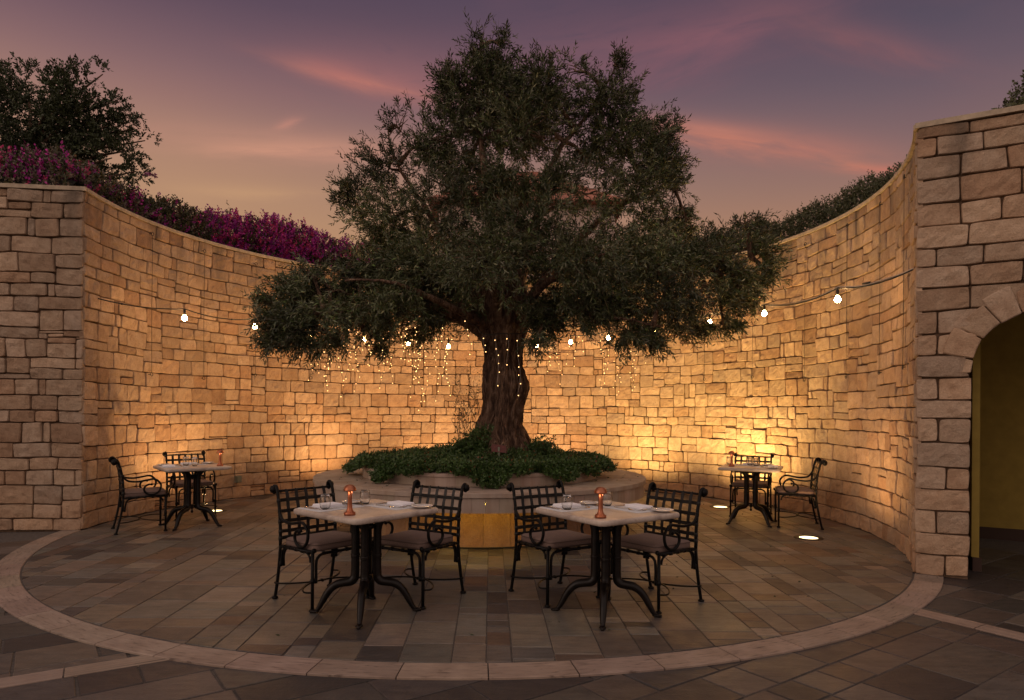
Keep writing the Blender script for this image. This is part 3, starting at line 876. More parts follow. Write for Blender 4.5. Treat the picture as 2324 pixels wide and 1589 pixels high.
def at_px(x, y, Y):       # a point of the measured tree survey, at distance Y
    return Vector(((x - 1162) / 1525 * Y, Y, HC + (936 - y) / 1525 * Y))

# ------------------------------------------------------------------ olive tree
TX, TY = -.125, 8.75
tree = thing('olive_tree', (TX, TY, .80), 0, 'large old olive tree with thick gnarled trunk in the middle of the court', 'tree')
TO = Vector((TX, TY, .80))
# trunk outline: height, left edge, right edge (metres from the trunk axis)
TP = [(.70, -.60, .44), (.95, -.46, .36), (1.00, -.42, .335), (1.10, -.38, .29), (1.19, -.335, .255), (1.29, -.30, .215), (1.42, -.245, .225), (1.55, -.225, .25),
      (1.68, -.225, .29), (1.80, -.225, .315), (1.93, -.23, .29), (2.05, -.22, .235), (2.2, -.21, .235), (2.33, -.22, .245), (2.45, -.25, .25), (2.6, -.32, .28), (2.8, -.36, .30), (3.0, -.30, .26), (3.2, -.2, .2)]
tz = np.array([p[0] for p in TP]); tl = np.array([p[1] for p in TP]); tr_ = np.array([p[2] for p in TP])
NA, NZ = 150, 170
Z = np.linspace(.70, 3.2, NZ); A = np.linspace(0, 2 * pi, NA, endpoint=False)
Zg, Ag = np.meshgrid(Z, A, indexing='ij')
l_ = np.interp(Zg, tz, tl); r_ = np.interp(Zg, tz, tr_); cxm = (l_ + r_) / 2; rm = (r_ - l_) / 2
tw = Ag + .35 * np.sin(Zg * 1.7) + .25 * Zg
q = np.stack([np.cos(tw) * 2.1, np.sin(tw) * 2.1, Zg * .75], -1)
rid = fbm(q, 3, 21); q2 = np.stack([np.cos(tw) * 5.5, np.sin(tw) * 5.5, Zg * 1.3], -1); rid2 = 1 - np.abs(fbm(q2, 3, 31)) * 3.2
q3 = np.stack([np.cos(tw) * 13, np.sin(tw) * 13, Zg * 3.2], -1); rid3 = 1 - np.abs(fbm(q3, 2, 41)) * 3
bl_ = fbm(np.stack([np.cos(Ag) * 2.6, np.sin(Ag) * 2.6, Zg * 3.2], -1), 2, 51)
foot = np.clip((1.25 - Zg) / .5, 0, 1)
rad = rm * (1 + .30 * rid + .10 * bl_) + rm * .20 * rid2 + .024 * rid3 - .01 + foot * rm * .14 * np.sin(tw * 5 + 1)
TXv = cxm + rad * np.cos(Ag); TYv = rad * np.sin(Ag) * .92
Vt = np.stack([TXv, TYv, Zg - .80], -1).reshape(-1, 3)
idx = np.arange(NZ * NA).reshape(NZ, NA); nx_ = np.roll(idx, -1, 1)
Ft = np.stack([idx[:-1], nx_[:-1], nx_[1:], idx[1:]], -1).reshape(-1, 4)
arr_mesh('trunk', Vt, Ft, M_BARK, None, tree)
LIMBS = [([(1120, 740, 8.7), (1108, 660, 8.6), (1105, 600, 8.6), (1110, 500, 8.55), (1098, 400, 8.6), (1085, 300, 8.7), (1082, 180, 8.75), (1088, 90, 8.8)], .115),
         ([(1150, 740, 8.8), (1180, 620, 8.9), (1215, 500, 9.0), (1240, 400, 9.0), (1268, 335, 9.0), (1335, 250, 9.1), (1392, 150, 9.1)], .10),
         ([(1112, 730, 8.7), (1050, 640, 8.9), (1005, 550, 9.0), (962, 470, 9.1), (905, 390, 9.1), (875, 300, 9.1)], .085),
         ([(1105, 765, 8.7), (1072, 738, 8.6), (1000, 705, 8.4), (900, 690, 8.2), (800, 700, 8.1), (700, 722, 8.0), (620, 775, 8.0)], .105),
         ([(1165, 735, 8.75), (1240, 700, 8.7), (1340, 650, 8.6), (1470, 625, 8.5), (1600, 610, 8.5), (1700, 580, 8.5)], .10),
         ([(1165, 720, 8.9), (1270, 590, 9.2), (1370, 490, 9.4), (1480, 430, 9.5), (1545, 400, 9.5)], .075),
         ([(1135, 740, 8.6), (1120, 660, 8.1), (1090, 600, 7.7), (1060, 560, 7.5)], .07),
         ([(1140, 740, 8.9), (1150, 640, 9.7), (1190, 560, 10.2), (1230, 520, 10.6)], .08),
         ([(1150, 735, 8.7), (1240, 640, 8.0), (1330, 590, 7.6), (1400, 560, 7.5)], .065),
         ([(1090, 735, 8.8), (1000, 640, 9.4), (900, 560, 9.9), (820, 500, 9.8)], .065),
         ([(1160, 730, 8.6), (1290, 700, 8.1), (1400, 720, 7.8), (1500, 740, 7.7)], .05),
         ([(1108, 740, 8.6), (980, 680, 7.9), (880, 640, 7.6), (780, 640, 7.5)], .055)]
mb = MB(); limbpts = []
for pts, r0 in LIMBS:
    P = smooth_path([at_px(*p) - TO for p in pts], 6)
    P = [p + Vector((random.uniform(-.012, .012), random.uniform(-.012, .012), random.uniform(-.012, .012))) for p in P]
    tube(mb, P, [r0, r0 * .8, r0 * .6, r0 * .4, r0 * .22, .012], 9); limbpts += P
# crown clumps: centre and half sizes measured on the tree, distance
BL = [(1080, 215, 85, 85, 8.75), (1225, 215, 100, 75, 8.8), (1375, 240, 85, 75, 9.1), (1005, 325, 85, 90, 8.9), (1185, 300, 120, 60, 8.6), (1180, 270, 130, 80, 9.3),
      (1420, 345, 105, 75, 9.3), (905, 300, 42, 72, 9.1), (880, 385, 80, 70, 9.2), (792, 452, 46, 50, 9.3), (890, 500, 95, 70, 9.0), (1010, 450, 85, 80, 8.3),
      (1290, 470, 110, 65, 8.2), (1180, 520, 110, 70, 7.9), (1450, 450, 110, 80, 9.0), (1535, 440, 48, 80, 9.5), (1085, 110, 30, 50, 8.8), (1135, 110, 22, 35, 8.8), (1397, 150, 20, 34, 9.1),
      (1300, 160, 50, 40, 9.0), (1490, 300, 50, 60, 9.3), (1015, 200, 35, 60, 8.8),
      (950, 610, 120, 65, 8.2), (1110, 600, 130, 75, 7.5), (1100, 610, 150, 70, 9.8), (1300, 600, 140, 75, 7.7), (1330, 590, 150, 70, 9.8), (1470, 590, 110, 70, 8.3),
      (1570, 600, 85, 62, 8.6), (1640, 590, 70, 50, 8.2), (1700, 560, 60, 48, 8.6), (1735, 590, 40, 38, 8.6), (1690, 660, 52, 50, 8.5), (1610, 680, 75, 52, 8.3), (1500, 690, 95, 62, 8.0), (1400, 690, 80, 50, 8.6),
      (1430, 760, 48, 38, 7.9), (1640, 735, 45, 20, 8.5), (1340, 715, 45, 42, 7.9), (1225, 700, 50, 50, 8.2), (1212, 790, 24, 36, 7.9), (1240, 740, 40, 30, 8.2), (1570, 745, 50, 22, 8.8),
      (830, 640, 90, 48, 8.1), (745, 660, 75, 48, 8.0), (670, 690, 55, 48, 8.1), (640, 745, 50, 45, 8.0), (615, 785, 30, 20, 8.0), (690, 790, 75, 28, 8.1), (760, 720, 85, 55, 7.8), (830, 750, 70, 45, 8.2), (880, 700, 90, 52, 7.9),
      (960, 720, 70, 40, 8.5), (1040, 700, 60, 42, 8.2), (1020, 640, 90, 55, 8.9), (930, 760, 45, 22, 8.6), (860, 800, 25, 20, 8.6), (1150, 690, 60, 40, 8.1), (700, 620, 45, 30, 8.2), (650, 650, 30, 25, 8.3),
      (1520, 530, 60, 60, 9.6), (870, 560, 80, 45, 9.4), (1400, 620, 120, 50, 10.3), (980, 540, 90, 50, 10.2), (1130, 400, 40, 35, 8.1), (1330, 370, 50, 45, 9.3), (1060, 380, 60, 60, 9.6), (1235, 425, 75, 40, 8.4), (1150, 455, 80, 45, 8.6), (1330, 440, 60, 40, 8.4), (960, 690, 90, 55, 8.3), (1045, 715, 60, 40, 8.5), (870, 750, 70, 35, 8.2), (760, 775, 60, 30, 8.0), (620, 740, 42, 38, 8.1), (680, 740, 60, 45, 7.9), (1290, 690, 70, 45, 8.3), (1380, 680, 80, 50, 8.0), (1560, 660, 80, 50, 8.2), (1660, 640, 60, 50, 8.3), (1740, 640, 32, 42, 8.5), (1475, 770, 35, 30, 8.0), (600, 690, 28, 24, 8.2), (1690, 505, 45, 22, 8.6), (1620, 540, 50, 25, 8.7), (1500, 375, 62, 48, 9.2), (1555, 500, 34, 42, 9.4), (1275, 400, 80, 36, 8.5), (780, 690, 80, 50, 8.4), (850, 700, 80, 45, 8.6), (700, 665, 60, 40, 8.4), (810, 610, 60, 35, 8.3), (960, 330, 50, 60, 9.0), (1140, 165, 60, 40, 8.9)]
PS = []; DS = []; TINT = []; DRO = []
for i, (bx, by, rx, ry, bY) in enumerate(BL):
    c = at_px(bx, by, bY) - TO; sx_ = rx / 1525 * bY; sz_ = ry / 1525 * bY; sy_ = max(.28, min(sx_, .75) * 1.0)
    # a branch from the nearest limb, with side twigs into the clump
    lp = min(limbpts, key=lambda p: (p - c).length + (0.3 if p.z > c.z + .2 else 0))
    midp = lp.lerp(c, .5) + Vector((0, 0, .08)); bp = smooth_path([lp, midp, c], 5); tube(mb, bp, [.035, .022, .010], 6)
    for k in range(int(6 + sx_ * 10)):
        th, u = random.uniform(0, 2 * pi), random.uniform(-1, 1); s = sqrt(1 - u * u); rr2 = random.uniform(.5, .95)
        e = c + Vector((sx_ * s * cos(th), sy_ * s * sin(th), sz_ * u)) * rr2
        m_ = c.lerp(e, .5) + Vector((random.uniform(-.05, .05), random.uniform(-.05, .05), random.uniform(-.02, .07)))
        st = bp[random.randrange(5, len(bp))]
        tube(mb, smooth_path([st, m_, e], 3), [.010, .006, .003], 4)
    n = int((980 if by < 470 else 900) * (sx_ * sz_) ** .85 * (1 + sy_)) + 20
    d = unit(rng.normal(size=(n, 3))); rr2 = rng.uniform(0, 1, (n, 1)) ** (1 / 2.4) * rng.uniform(.8, 1.28, (n, 1))
    p = np.array(c) + d * rr2 * np.array([sx_, sy_, sz_])
    thr = -.12 if by < 520 else -.19
    keep = (fbm(p * 2.3, 2, 77) > thr) & (fbm(p * 5.5, 1, 78) > -.22 + (thr + .12) * .6)
    p = p[keep]; d = d[keep]; outw = unit(p - np.array([0, 0, 2.4]))
    lower = c.z < 2.4
    D = unit(d * .75 + outw * .35 + np.array([0, 0, -.25 if lower else .12]) + rng.normal(size=d.shape) * .55)
    PS.append(p - D * .12); DS.append(D); TINT.append(np.full(len(p), random.uniform(.55, 1.5)))
mb.build('branches', M_BARK, tree)
PS = np.vstack(PS); DS = np.vstack(DS); TINT = np.concatenate(TINT)
b_, d_, l_, w_, si = shoots(PS, DS, 13, .12, .30, .074, .0175, 3, .85, .5, .15)
print('crown leaves', len(b_))
cv = TINT[si] * (1 + .35 * fbm((b_) * 1.7, 2, 9)) * rng.uniform(.65, 1.45, len(b_))
hl = rng.random(len(b_)) < .09; cv = np.where(hl, cv * 2.4, cv)
cc = np.stack([cv * rng.uniform(.9, 1.15, len(b_)), cv, cv * rng.uniform(.8, 1.1, len(b_))], -1)
leaves('crown', b_, d_, l_, w_, M_OLIVE, cc, tree, .12, 4)
# thin twigs carrying the leaves
r = np.random.default_rng(8); sel = r.random(len(PS)) < .5; p0 = PS[sel]; dd = DS[sel]
sd = unit(np.cross(dd, r.normal(size=dd.shape))) * .0022
Vtw = np.stack([p0 - sd, p0 + sd, p0 + dd * .3 + sd * .4, p0 + dd * .3 - sd * .4], 1).reshape(-1, 3)
arr_mesh('twigs', Vtw, np.arange(len(Vtw)).reshape(-1, 4), M_BARK, None, tree, False)
# suckers beside the trunk, left
sp = []; sdv = []
mb = MB()
for k in range(26):
    x0 = random.uniform(-.60, -.30); z0 = random.uniform(.08, .75); y0 = random.uniform(-.3, .15)
    L = random.uniform(.25, .6); lean = random.uniform(-.25, .12)
    pth = [Vector((x0 + lean * t * L + .03 * sin(7 * t + k), y0, z0 + t * L)) for t in np.linspace(0, 1, 6)]
    tube(mb, pth, [.005, .002], 4)
    for t in np.linspace(.1, 1, int(L * 22)):
        q_ = pth[0].lerp(pth[-1], t); sp.append((q_.x + random.uniform(-.01, .01), q_.y, q_.z)); a = random.uniform(0, 6.3)
        sdv.append((cos(a), sin(a) * .7, random.uniform(.1, .8)))
mb.build('sucker_shoots', M_BARK, tree)
sp = np.array(sp); sdv = unit(np.array(sdv)); n = len(sp)
leaves('sucker_leaves', sp, sdv, np.full(n, .042), np.full(n, .014), M_OLIVE, np.full((n, 3), .9), tree)

# ------------------------------------------------------------------ ground cover in the planter
def cover():
    n = 9000; P = []; D = []
    for k in range(n):
        a = random.uniform(0, 2 * pi); r_ = 1.50 * sqrt(random.random()); x, y = CX + r_ * cos(a), CY + r_ * sin(a)
        h = soil_h(x, y) + .05 * float(fbm(np.array([x * 3, y * 3, 0.]), 2, 3)) * 2
        P.append((x, y, h + random.uniform(-.03, .055))); D.append((random.gauss(0, .5), random.gauss(0, .5), 1))
    # trailing clumps that hang over the ring: (angle, half width deg, drop, reach)
    for (ac, hw, drop, reach, cnt) in ((-172, 14, .13, .26, 650), (-152, 8, .05, .18, 260), (-131, 6.5, .15, .24, 520), (-118, 9, .07, .16, 320), (-84, 8.5, .16, .26, 760), (-96, 6, .05, .15, 180), (-71, 5, .05, .13, 160),
                                       (-52, 9, .12, .22, 620), (-34, 9, .09, .2, 430), (-16, 13, .08, .24, 620), (10, 14, .06, .22, 400), (60, 40, .04, .15, 600), (150, 25, .1, .25, 600)):
        for k in range(cnt):
            da = random.gauss(0, .5) * hw; w = max(0, 1 - (da / hw) ** 2 * .6); a = radians(ac + da)
            s = random.random(); r_ = 1.46 + s * reach * w * random.uniform(.6, 1.1)
            z = .845 - (s ** 1.2) * drop * 1.25 * w + random.uniform(-.03, .05); z = max(z, ZB + .012 if r_ > 1.46 else z)
            P.append((CX + r_ * cos(a), CY + r_ * sin(a), z)); D.append((cos(a) * .8 + random.gauss(0, .4), sin(a) * .8 + random.gauss(0, .4), .6))
    # growth climbing on the left foot of the trunk
    for k in range(700):
        t = random.random(); x = TX - .62 + .42 * t + random.gauss(0, .06); y = TY - .28 + random.gauss(0, .12)
        P.append((x, y, .93 + .33 * t * random.random() + random.uniform(-.02, .05))); D.append((random.gauss(-.3, .5), random.gauss(-.5, .4), .8))
    for k in range(350):
        x = TX + .5 + random.gauss(0, .10); y = TY - .15 + random.gauss(0, .12); P.append((x, y, .93 + abs(random.gauss(0, .07)))); D.append((random.gauss(.2, .5), random.gauss(-.3, .4), .9))
    P = np.array(P); D = unit(np.array(D))
    b, d, l, w, si = shoots(P, D, 6, .02, .06, .036, .018, 13, 1.3, .2)
    cv = (1 + .5 * fbm(P * 3.0, 2, 5))[si] * np.random.default_rng(4).uniform(.6, 1.5, len(b))
    cc = np.stack([cv, cv, cv * .9], -1); red = np.random.default_rng(6).random(len(b)) < .012; cc[red] = (4.5, .55, .8)
    o = leaves('ground_cover', b, d, l, w, M_COVER, cc, None, .1, 6)
    tag(o, 'dense low green ground cover spilling over the planter ring', 'ground cover', kind='stuff')
cover()
# dry fallen leaves on the bench and paving
fl = thing('fallen_leaves', (0, 0, 0)); bpy.data.objects.remove(fl)
fp = []
for k in range(46):
    a = radians(random.uniform(-175, 0)); r_ = random.uniform(1.58, 2.0); fp.append((CX + r_ * cos(a), CY + r_ * sin(a), ZB + .006))
for k in range(140):
    a = random.uniform(0, 6.28); r_ = random.uniform(2.2, 5.5); x, y = CX + r_ * cos(a), CY + r_ * sin(a)
    if y > 3.2 and r_ < 4.7: fp.append((x, y, .006))
fp = np.array(fp); fd = unit(np.stack([rng.normal(size=len(fp)), rng.normal(size=len(fp)), np.full(len(fp), .12)], -1))
o = leaves('fallen_leaves', fp, fd, rng.uniform(.02, .045, len(fp)), rng.uniform(.008, .016, len(fp)), M_DARKL, np.full((len(fp), 3), .9), None, .05, 9)
tag(o, 'scattered dry fallen leaves on the bench top and paving', 'fallen leaves', kind='stuff')

# ------------------------------------------------------------------ hedges on the raised garden
def hedge(name, label, cat, a0, a1, zt, mat, n, colf, Rm=5.75, hw=.42, leafL=.045, leafW=.03, seed=0, line=None, group=None):
    """zt: function of the 0..1 position -> top height"""
    r = np.random.default_rng(seed)
    t = r.random(n); z1 = zt(t)
    th = r.uniform(-.25, pi + .25, n); rr = r.uniform(.72, 1.06, n) + .16 * fbm(np.stack([t * 14, th * 1.6, t * 0 + seed], -1), 2, seed)
    # tall oval section
    off = np.cos(th) * hw * rr; base = 3.85; zz = base + (z1 - base) * np.clip(np.sin(th) ** .8 if False else np.abs(np.sin(th)) ** .6, 0, 1) * rr
    zz = np.where(np.sin(th) < 0, base + r.uniform(0, .3, n), zz)
    if line is None:
        a = np.radians(a0 + (a1 - a0) * t); x = CX + (Rm + off) * np.cos(a); y = CY + (Rm + off) * np.sin(a)
    else:
        (x0, y0), (x1, y1) = line; L = hypot(x1 - x0, y1 - y0); x = x0 + (x1 - x0) * t - (y1 - y0) / L * off; y = y0 + (y1 - y0) * t + (x1 - x0) / L * off
    P = np.stack([x, y, zz], -1)
    cen = np.stack([x, y, np.full(n, base + .2)], -1)
    if line is None: cen[:, 0] = CX + Rm * np.cos(a); cen[:, 1] = CY + Rm * np.sin(a)
    D = unit(unit(P - cen) + r.normal(size=P.shape) * .45 + np.array([0, 0, .35]))
    b, d, l, w, si = shoots(P - D * .05, D, 7, .06, .17, leafL, leafW, seed + 1, 1.0, .2)
    cc = colf(b, si, r)
    root = thing(name, (0, 0, 0), 0, label, cat, group)
    leaves('foliage', b, d, l, w, mat, cc, root, .12, seed + 2)
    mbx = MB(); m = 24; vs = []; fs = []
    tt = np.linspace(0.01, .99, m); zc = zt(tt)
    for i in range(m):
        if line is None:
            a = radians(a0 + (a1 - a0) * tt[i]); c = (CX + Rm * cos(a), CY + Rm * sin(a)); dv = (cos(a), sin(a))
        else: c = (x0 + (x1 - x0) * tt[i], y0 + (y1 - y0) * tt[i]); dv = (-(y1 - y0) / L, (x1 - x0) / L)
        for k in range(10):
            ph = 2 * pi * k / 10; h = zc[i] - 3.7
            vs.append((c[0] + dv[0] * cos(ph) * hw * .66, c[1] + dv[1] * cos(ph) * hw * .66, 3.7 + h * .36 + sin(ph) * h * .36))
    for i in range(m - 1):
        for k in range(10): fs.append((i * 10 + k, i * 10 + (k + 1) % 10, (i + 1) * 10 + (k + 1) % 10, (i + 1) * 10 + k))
    mbx.add(vs, fs); mbx.build('dark_filler', M_SOIL, root)  # solid dark filler inside the foliage, added to block light
    return root
def boug(mag, grey, green):
    def f(b, si, r):
        n = si.max() + 1; k = r.random(n); nb = fbm(b * 2.6, 2, 3)[np.searchsorted(si, np.arange(n))]
        k = np.clip(k - nb * .5, 0, .999)
        pal = np.zeros((n, 3))
        M = np.array([[.36, .018, .27], [.46, .025, .27], [.26, .016, .23], [.48, .035, .15]])[r.integers(0, 4, n)]
        G = np.array([[.13, .09, .07], [.16, .12, .09], [.09, .08, .05]])[r.integers(0, 3, n)]
        N = np.array([[.05, .055, .018], [.03, .035, .012], [.08, .07, .02]])[r.integers(0, 3, n)]
        pal[:] = N; pal[k < mag + grey] = G[k < mag + grey]; pal[k < mag] = M[k < mag]
        return pal[si] * r.uniform(.7, 1.3, (len(b), 1))
    return f
def ztop(pts, seed):
    xs = [p[0] for p in pts]; ys = [p[1] for p in pts]
    return lambda t: np.interp(t, xs, ys) + .07 * fbm(np.stack([np.asarray(t) * 16, np.asarray(t) * 0 + seed, np.asarray(t) * 0], -1), 2, seed)
HG = 'bougainvillea along the wall top'
hedge('bougainvillea', 'greyish mauve bougainvillea hedge at the left edge above the flat wall', 'shrub', 0, 0, ztop([(0, 4.75), (1, 4.72)], 1), M_BRACT, 3800, boug(.30, .48, .2), line=((-9.6, 8.35), (-5.6, 8.75)), seed=30, group=HG)
hedge('bougainvillea', 'mixed purple and grey bougainvillea under the dark tree, left part of the wall top', 'shrub', 180, 161, ztop([(0, 4.68), (.4, 4.82), (1, 4.72)], 2), M_BRACT, 2600, boug(.34, .34, .3), seed=40, group=HG)
hedge('bougainvillea', 'olive green leafy bougainvillea between the purple ones on the wall top', 'shrub', 162, 150, ztop([(0, 4.7), (.6, 4.86), (1, 4.72)], 3), M_BRACT, 1700, boug(.08, .25, .6), seed=50, group=HG)
hedge('bougainvillea', 'dark crimson purple bougainvillea mound right of the leafy green one', 'shrub', 151, 140, ztop([(0, 4.75), (.5, 4.9), (1, 4.86)], 4), M_BRACT, 1700, boug(.66, .10, .2), seed=60, group=HG)
hedge('bougainvillea', 'brightest magenta bougainvillea mound with upright tips midway along the wall top', 'shrub', 141, 128, ztop([(0, 4.9), (.6, 5.04), (1, 4.9)], 5), M_BRACT, 2100, boug(.78, .08, .12), seed=70, group=HG)
hedge('bougainvillea', 'magenta and straw bougainvillea mound next to the olive crown', 'shrub', 129, 112, ztop([(0, 4.95), (.4, 4.85), (1, 4.8)], 6), M_BRACT, 2200, boug(.62, .22, .16), seed=80, group=HG)
def greenf(b, si, r):
    n = si.max() + 1; c = r.uniform(.6, 1.5, n)[si] * r.uniform(.7, 1.3, len(b)); return np.stack([c * 1.05, c, c * .9], -1)
hedge('clipped_hedge', 'grey green clipped hedge following the curved wall on the right', 'hedge', 60, -1, ztop([(0, 4.85), (.3, 4.8), (.5, 4.75), (.8, 4.84), (1, 4.8)], 7), M_HEDGE, 7500, greenf, seed=90, leafL=.04, leafW=.022)
hedge('rounded_bush', 'small round green bush showing above the right wall coping', 'bush', 0, 0, ztop([(0, 4.1), (.3, 4.95), (.6, 5.1), (1, 4.9)], 8), M_HEDGE, 1500, greenf, line=((4.55, 6.55), (6.3, 6.1)), seed=100, hw=.5, leafL=.04, leafW=.024)
# wayward bougainvillea shoot sticking up on the left
for (ang, z0, dx, L, lab) in ((165, 4.62, .22, .62, 'long arching bougainvillea shoot standing up against the sky by the dark tree'),):
    p0 = polar(ang, 5.6, z0); root = thing('flowering_shoot', p0, 0, lab, 'shoot')
    mb = MB(); pth = [Vector((dx * t ** 1.6 * 1.8, 0, L * sin(t * 1.9) * .62)) for t in np.linspace(0, 1, 12)]; tube(mb, pth, [.006, .002], 5); mb.build('stem', M_BARK, root)
    pts = np.array([tuple(pth[i]) for i in range(12) for _ in range(9)]); n = len(pts); dv = unit(rng.normal(size=(n, 3)))
    cc = np.where((np.arange(n) > n * .7)[:, None], np.array([.25, .06, .16]), np.array([.05, .06, .02]))
    leaves('foliage', pts, dv, np.full(n, .05), np.full(n, .026), M_BRACT, cc, root)

# dark broadleaf tree behind the left wall
def bgtree(name, label, x, y, z0, pts, leafcount, leafL, seed):
    root = thing(name, (x, y, z0), 0, label, 'tree'); r = np.random.default_rng(seed); rn = random.Random(seed)
    mb = MB(); tube(mb, smooth_path([(0, 0, 0), (.1, 0, 1.2), (-.1, .1, 2.6), (.1, 0, 4.0)], 5), [.22, .15, .09, .05], 9)
    Ps = []; Ds = []; tn = []
    for (px, py, rx, ry, Yd, dens) in pts:
        c = Vector(((px - 1162) / 1525 * Yd, Yd, HC + (936 - py) / 1525 * Yd)) - Vector((x, y, z0)); sx_, sz_ = rx / 1525 * Yd, ry / 1525 * Yd
        zc = min(max(c.z - .8, .6), 3.9); tube(mb, smooth_path([(0, 0, zc), c * .5 + Vector((0, 0, zc * .5 + .15)), c], 4), [.06, .035, .012], 6)
        n = int(leafcount * sx_ * sz_ * dens) + 14; d = unit(r.normal(size=(n, 3))); rr = r.uniform(0, 1, (n, 1)) ** .45
        p = np.array(c) + d * rr * np.array([sx_, max(.35, min(sx_, .8)), sz_])
        k = fbm(p * 1.9, 2, 7) > -.16; p = p[k]; d = d[k]
        Ps.append(p); Ds.append(unit(d + r.normal(size=d.shape) * .5 + np.array([0, 0, .4]))); tn.append(np.full(len(p), rn.uniform(.7, 1.4)))
    Ps = np.vstack(Ps); Ds = np.vstack(Ds); tn = np.concatenate(tn)
    b, d, l, w, si = shoots(Ps, Ds, 10, .12, .3, leafL, leafL * .5, seed, .9)
    cv = tn[si] * r.uniform(.6, 1.5, len(b)); leaves('crown', b, d, l, w, M_DARKL, np.stack([cv, cv, cv * .9], -1), root, .1, seed)
    mb.build('trunk', M_BARK, root); return root
bgtree('broadleaf_tree', 'dark evergreen tree rising behind the bougainvillea at upper left', -11.2, 15.6, 3.7,
       [(40, 300, 80, 90, 15.6, 1), (60, 210, 60, 50, 15.8, 1), (135, 220, 42, 45, 15.2, 1), (170, 190, 38, 32, 15.5, .9), (228, 175, 12, 22, 15.5, .7), (215, 225, 38, 28, 15.6, .55), (170, 280, 75, 65, 15.3, 1.1),
        (200, 330, 65, 50, 15.8, 1), (250, 290, 34, 30, 15.4, .55), (300, 300, 26, 16, 15.6, .5), (296, 265, 22, 12, 15.6, .35), (262, 235, 16, 14, 15.6, .4), (300, 345, 36, 16, 15.5, .7), (325, 325, 20, 9, 15.5, .6), (250, 365, 55, 34, 15.3, .9), (305, 395, 22, 24, 15.4, .8), (180, 400, 90, 40, 15.7, 1), (90, 370, 90, 50, 15.6, 1), (-30, 260, 60, 90, 15.8, 1), (-20, 380, 70, 60, 15.8, 1)],
       900, .085, 61)

# ------------------------------------------------------------------ house behind the olive tree
hs = thing('house', (.45, 22.5, 3.72), 0, 'pinkish plastered house with red tiled hip roof half hidden by the olive crown', 'house')
mb = MB(); hw_, hd, he = 2.95, 3.0, 4.7
box(mb, -hw_, hw_, 0, 2 * hd, -.02, he); mb.build('wall', M_PLASTER, hs)
def roof():
    mb = MB(); ev = .35; A = [(-hw_ - ev, -ev, he), (hw_ + ev, -ev, he), (hw_ + ev, 2 * hd + ev, he), (-hw_ - ev, 2 * hd + ev, he)]
    rz = he + 2.1; R0 = (-.55, hd, rz); R1_ = (.35, hd, rz)
    def slope(a, b, c, d, n):    # barrel tile rows from eave a-b up to ridge d-c
        a, b, c, d = map(Vector, (a, b, c, d)); nn = (b - a).cross(d - a).normalized(); rows = 16; vs = []; cols = n * 4
        for i in range(rows + 1):
            t = i / rows; p, q = a.lerp(d, t), b.lerp(c, t)
            for j in range(cols + 1):
                s = j / cols; wv = abs(sin(pi * s * n)) * .07
                vs.append(p.lerp(q, s) + nn * (wv + .05 * (i % 2)))
        fs = [(i * (cols + 1) + j, i * (cols + 1) + j + 1, (i + 1) * (cols + 1) + j + 1, (i + 1) * (cols + 1) + j) for i in range(rows) for j in range(cols)]
        mb.add(vs, fs, None, False)
    slope(A[0], A[1], R1_, R0, 30); slope(A[1], A[2], R1_, R1_, 26); slope(A[2], A[3], R0, R1_, 30); slope(A[3], A[0], R0, R0, 26)
    mb.add(A, [(3, 2, 1, 0)], None, False)
    return mb.build('roof', M_TILE, hs)
roof()
for wx in (-1.9, 1.5):
    mb = MB(); box(mb, wx - .42, wx + .42, -.05, -.003, 2.3, 3.5); wf = mb.build('window', M_WFRAME, hs)
    mb = MB(); box(mb, wx - .34, wx - .02, -.058, -.052, 2.38, 3.42); box(mb, wx + .02, wx + .34, -.058, -.052, 2.38, 3.42); mb.build('pane', M_FRAME, wf)

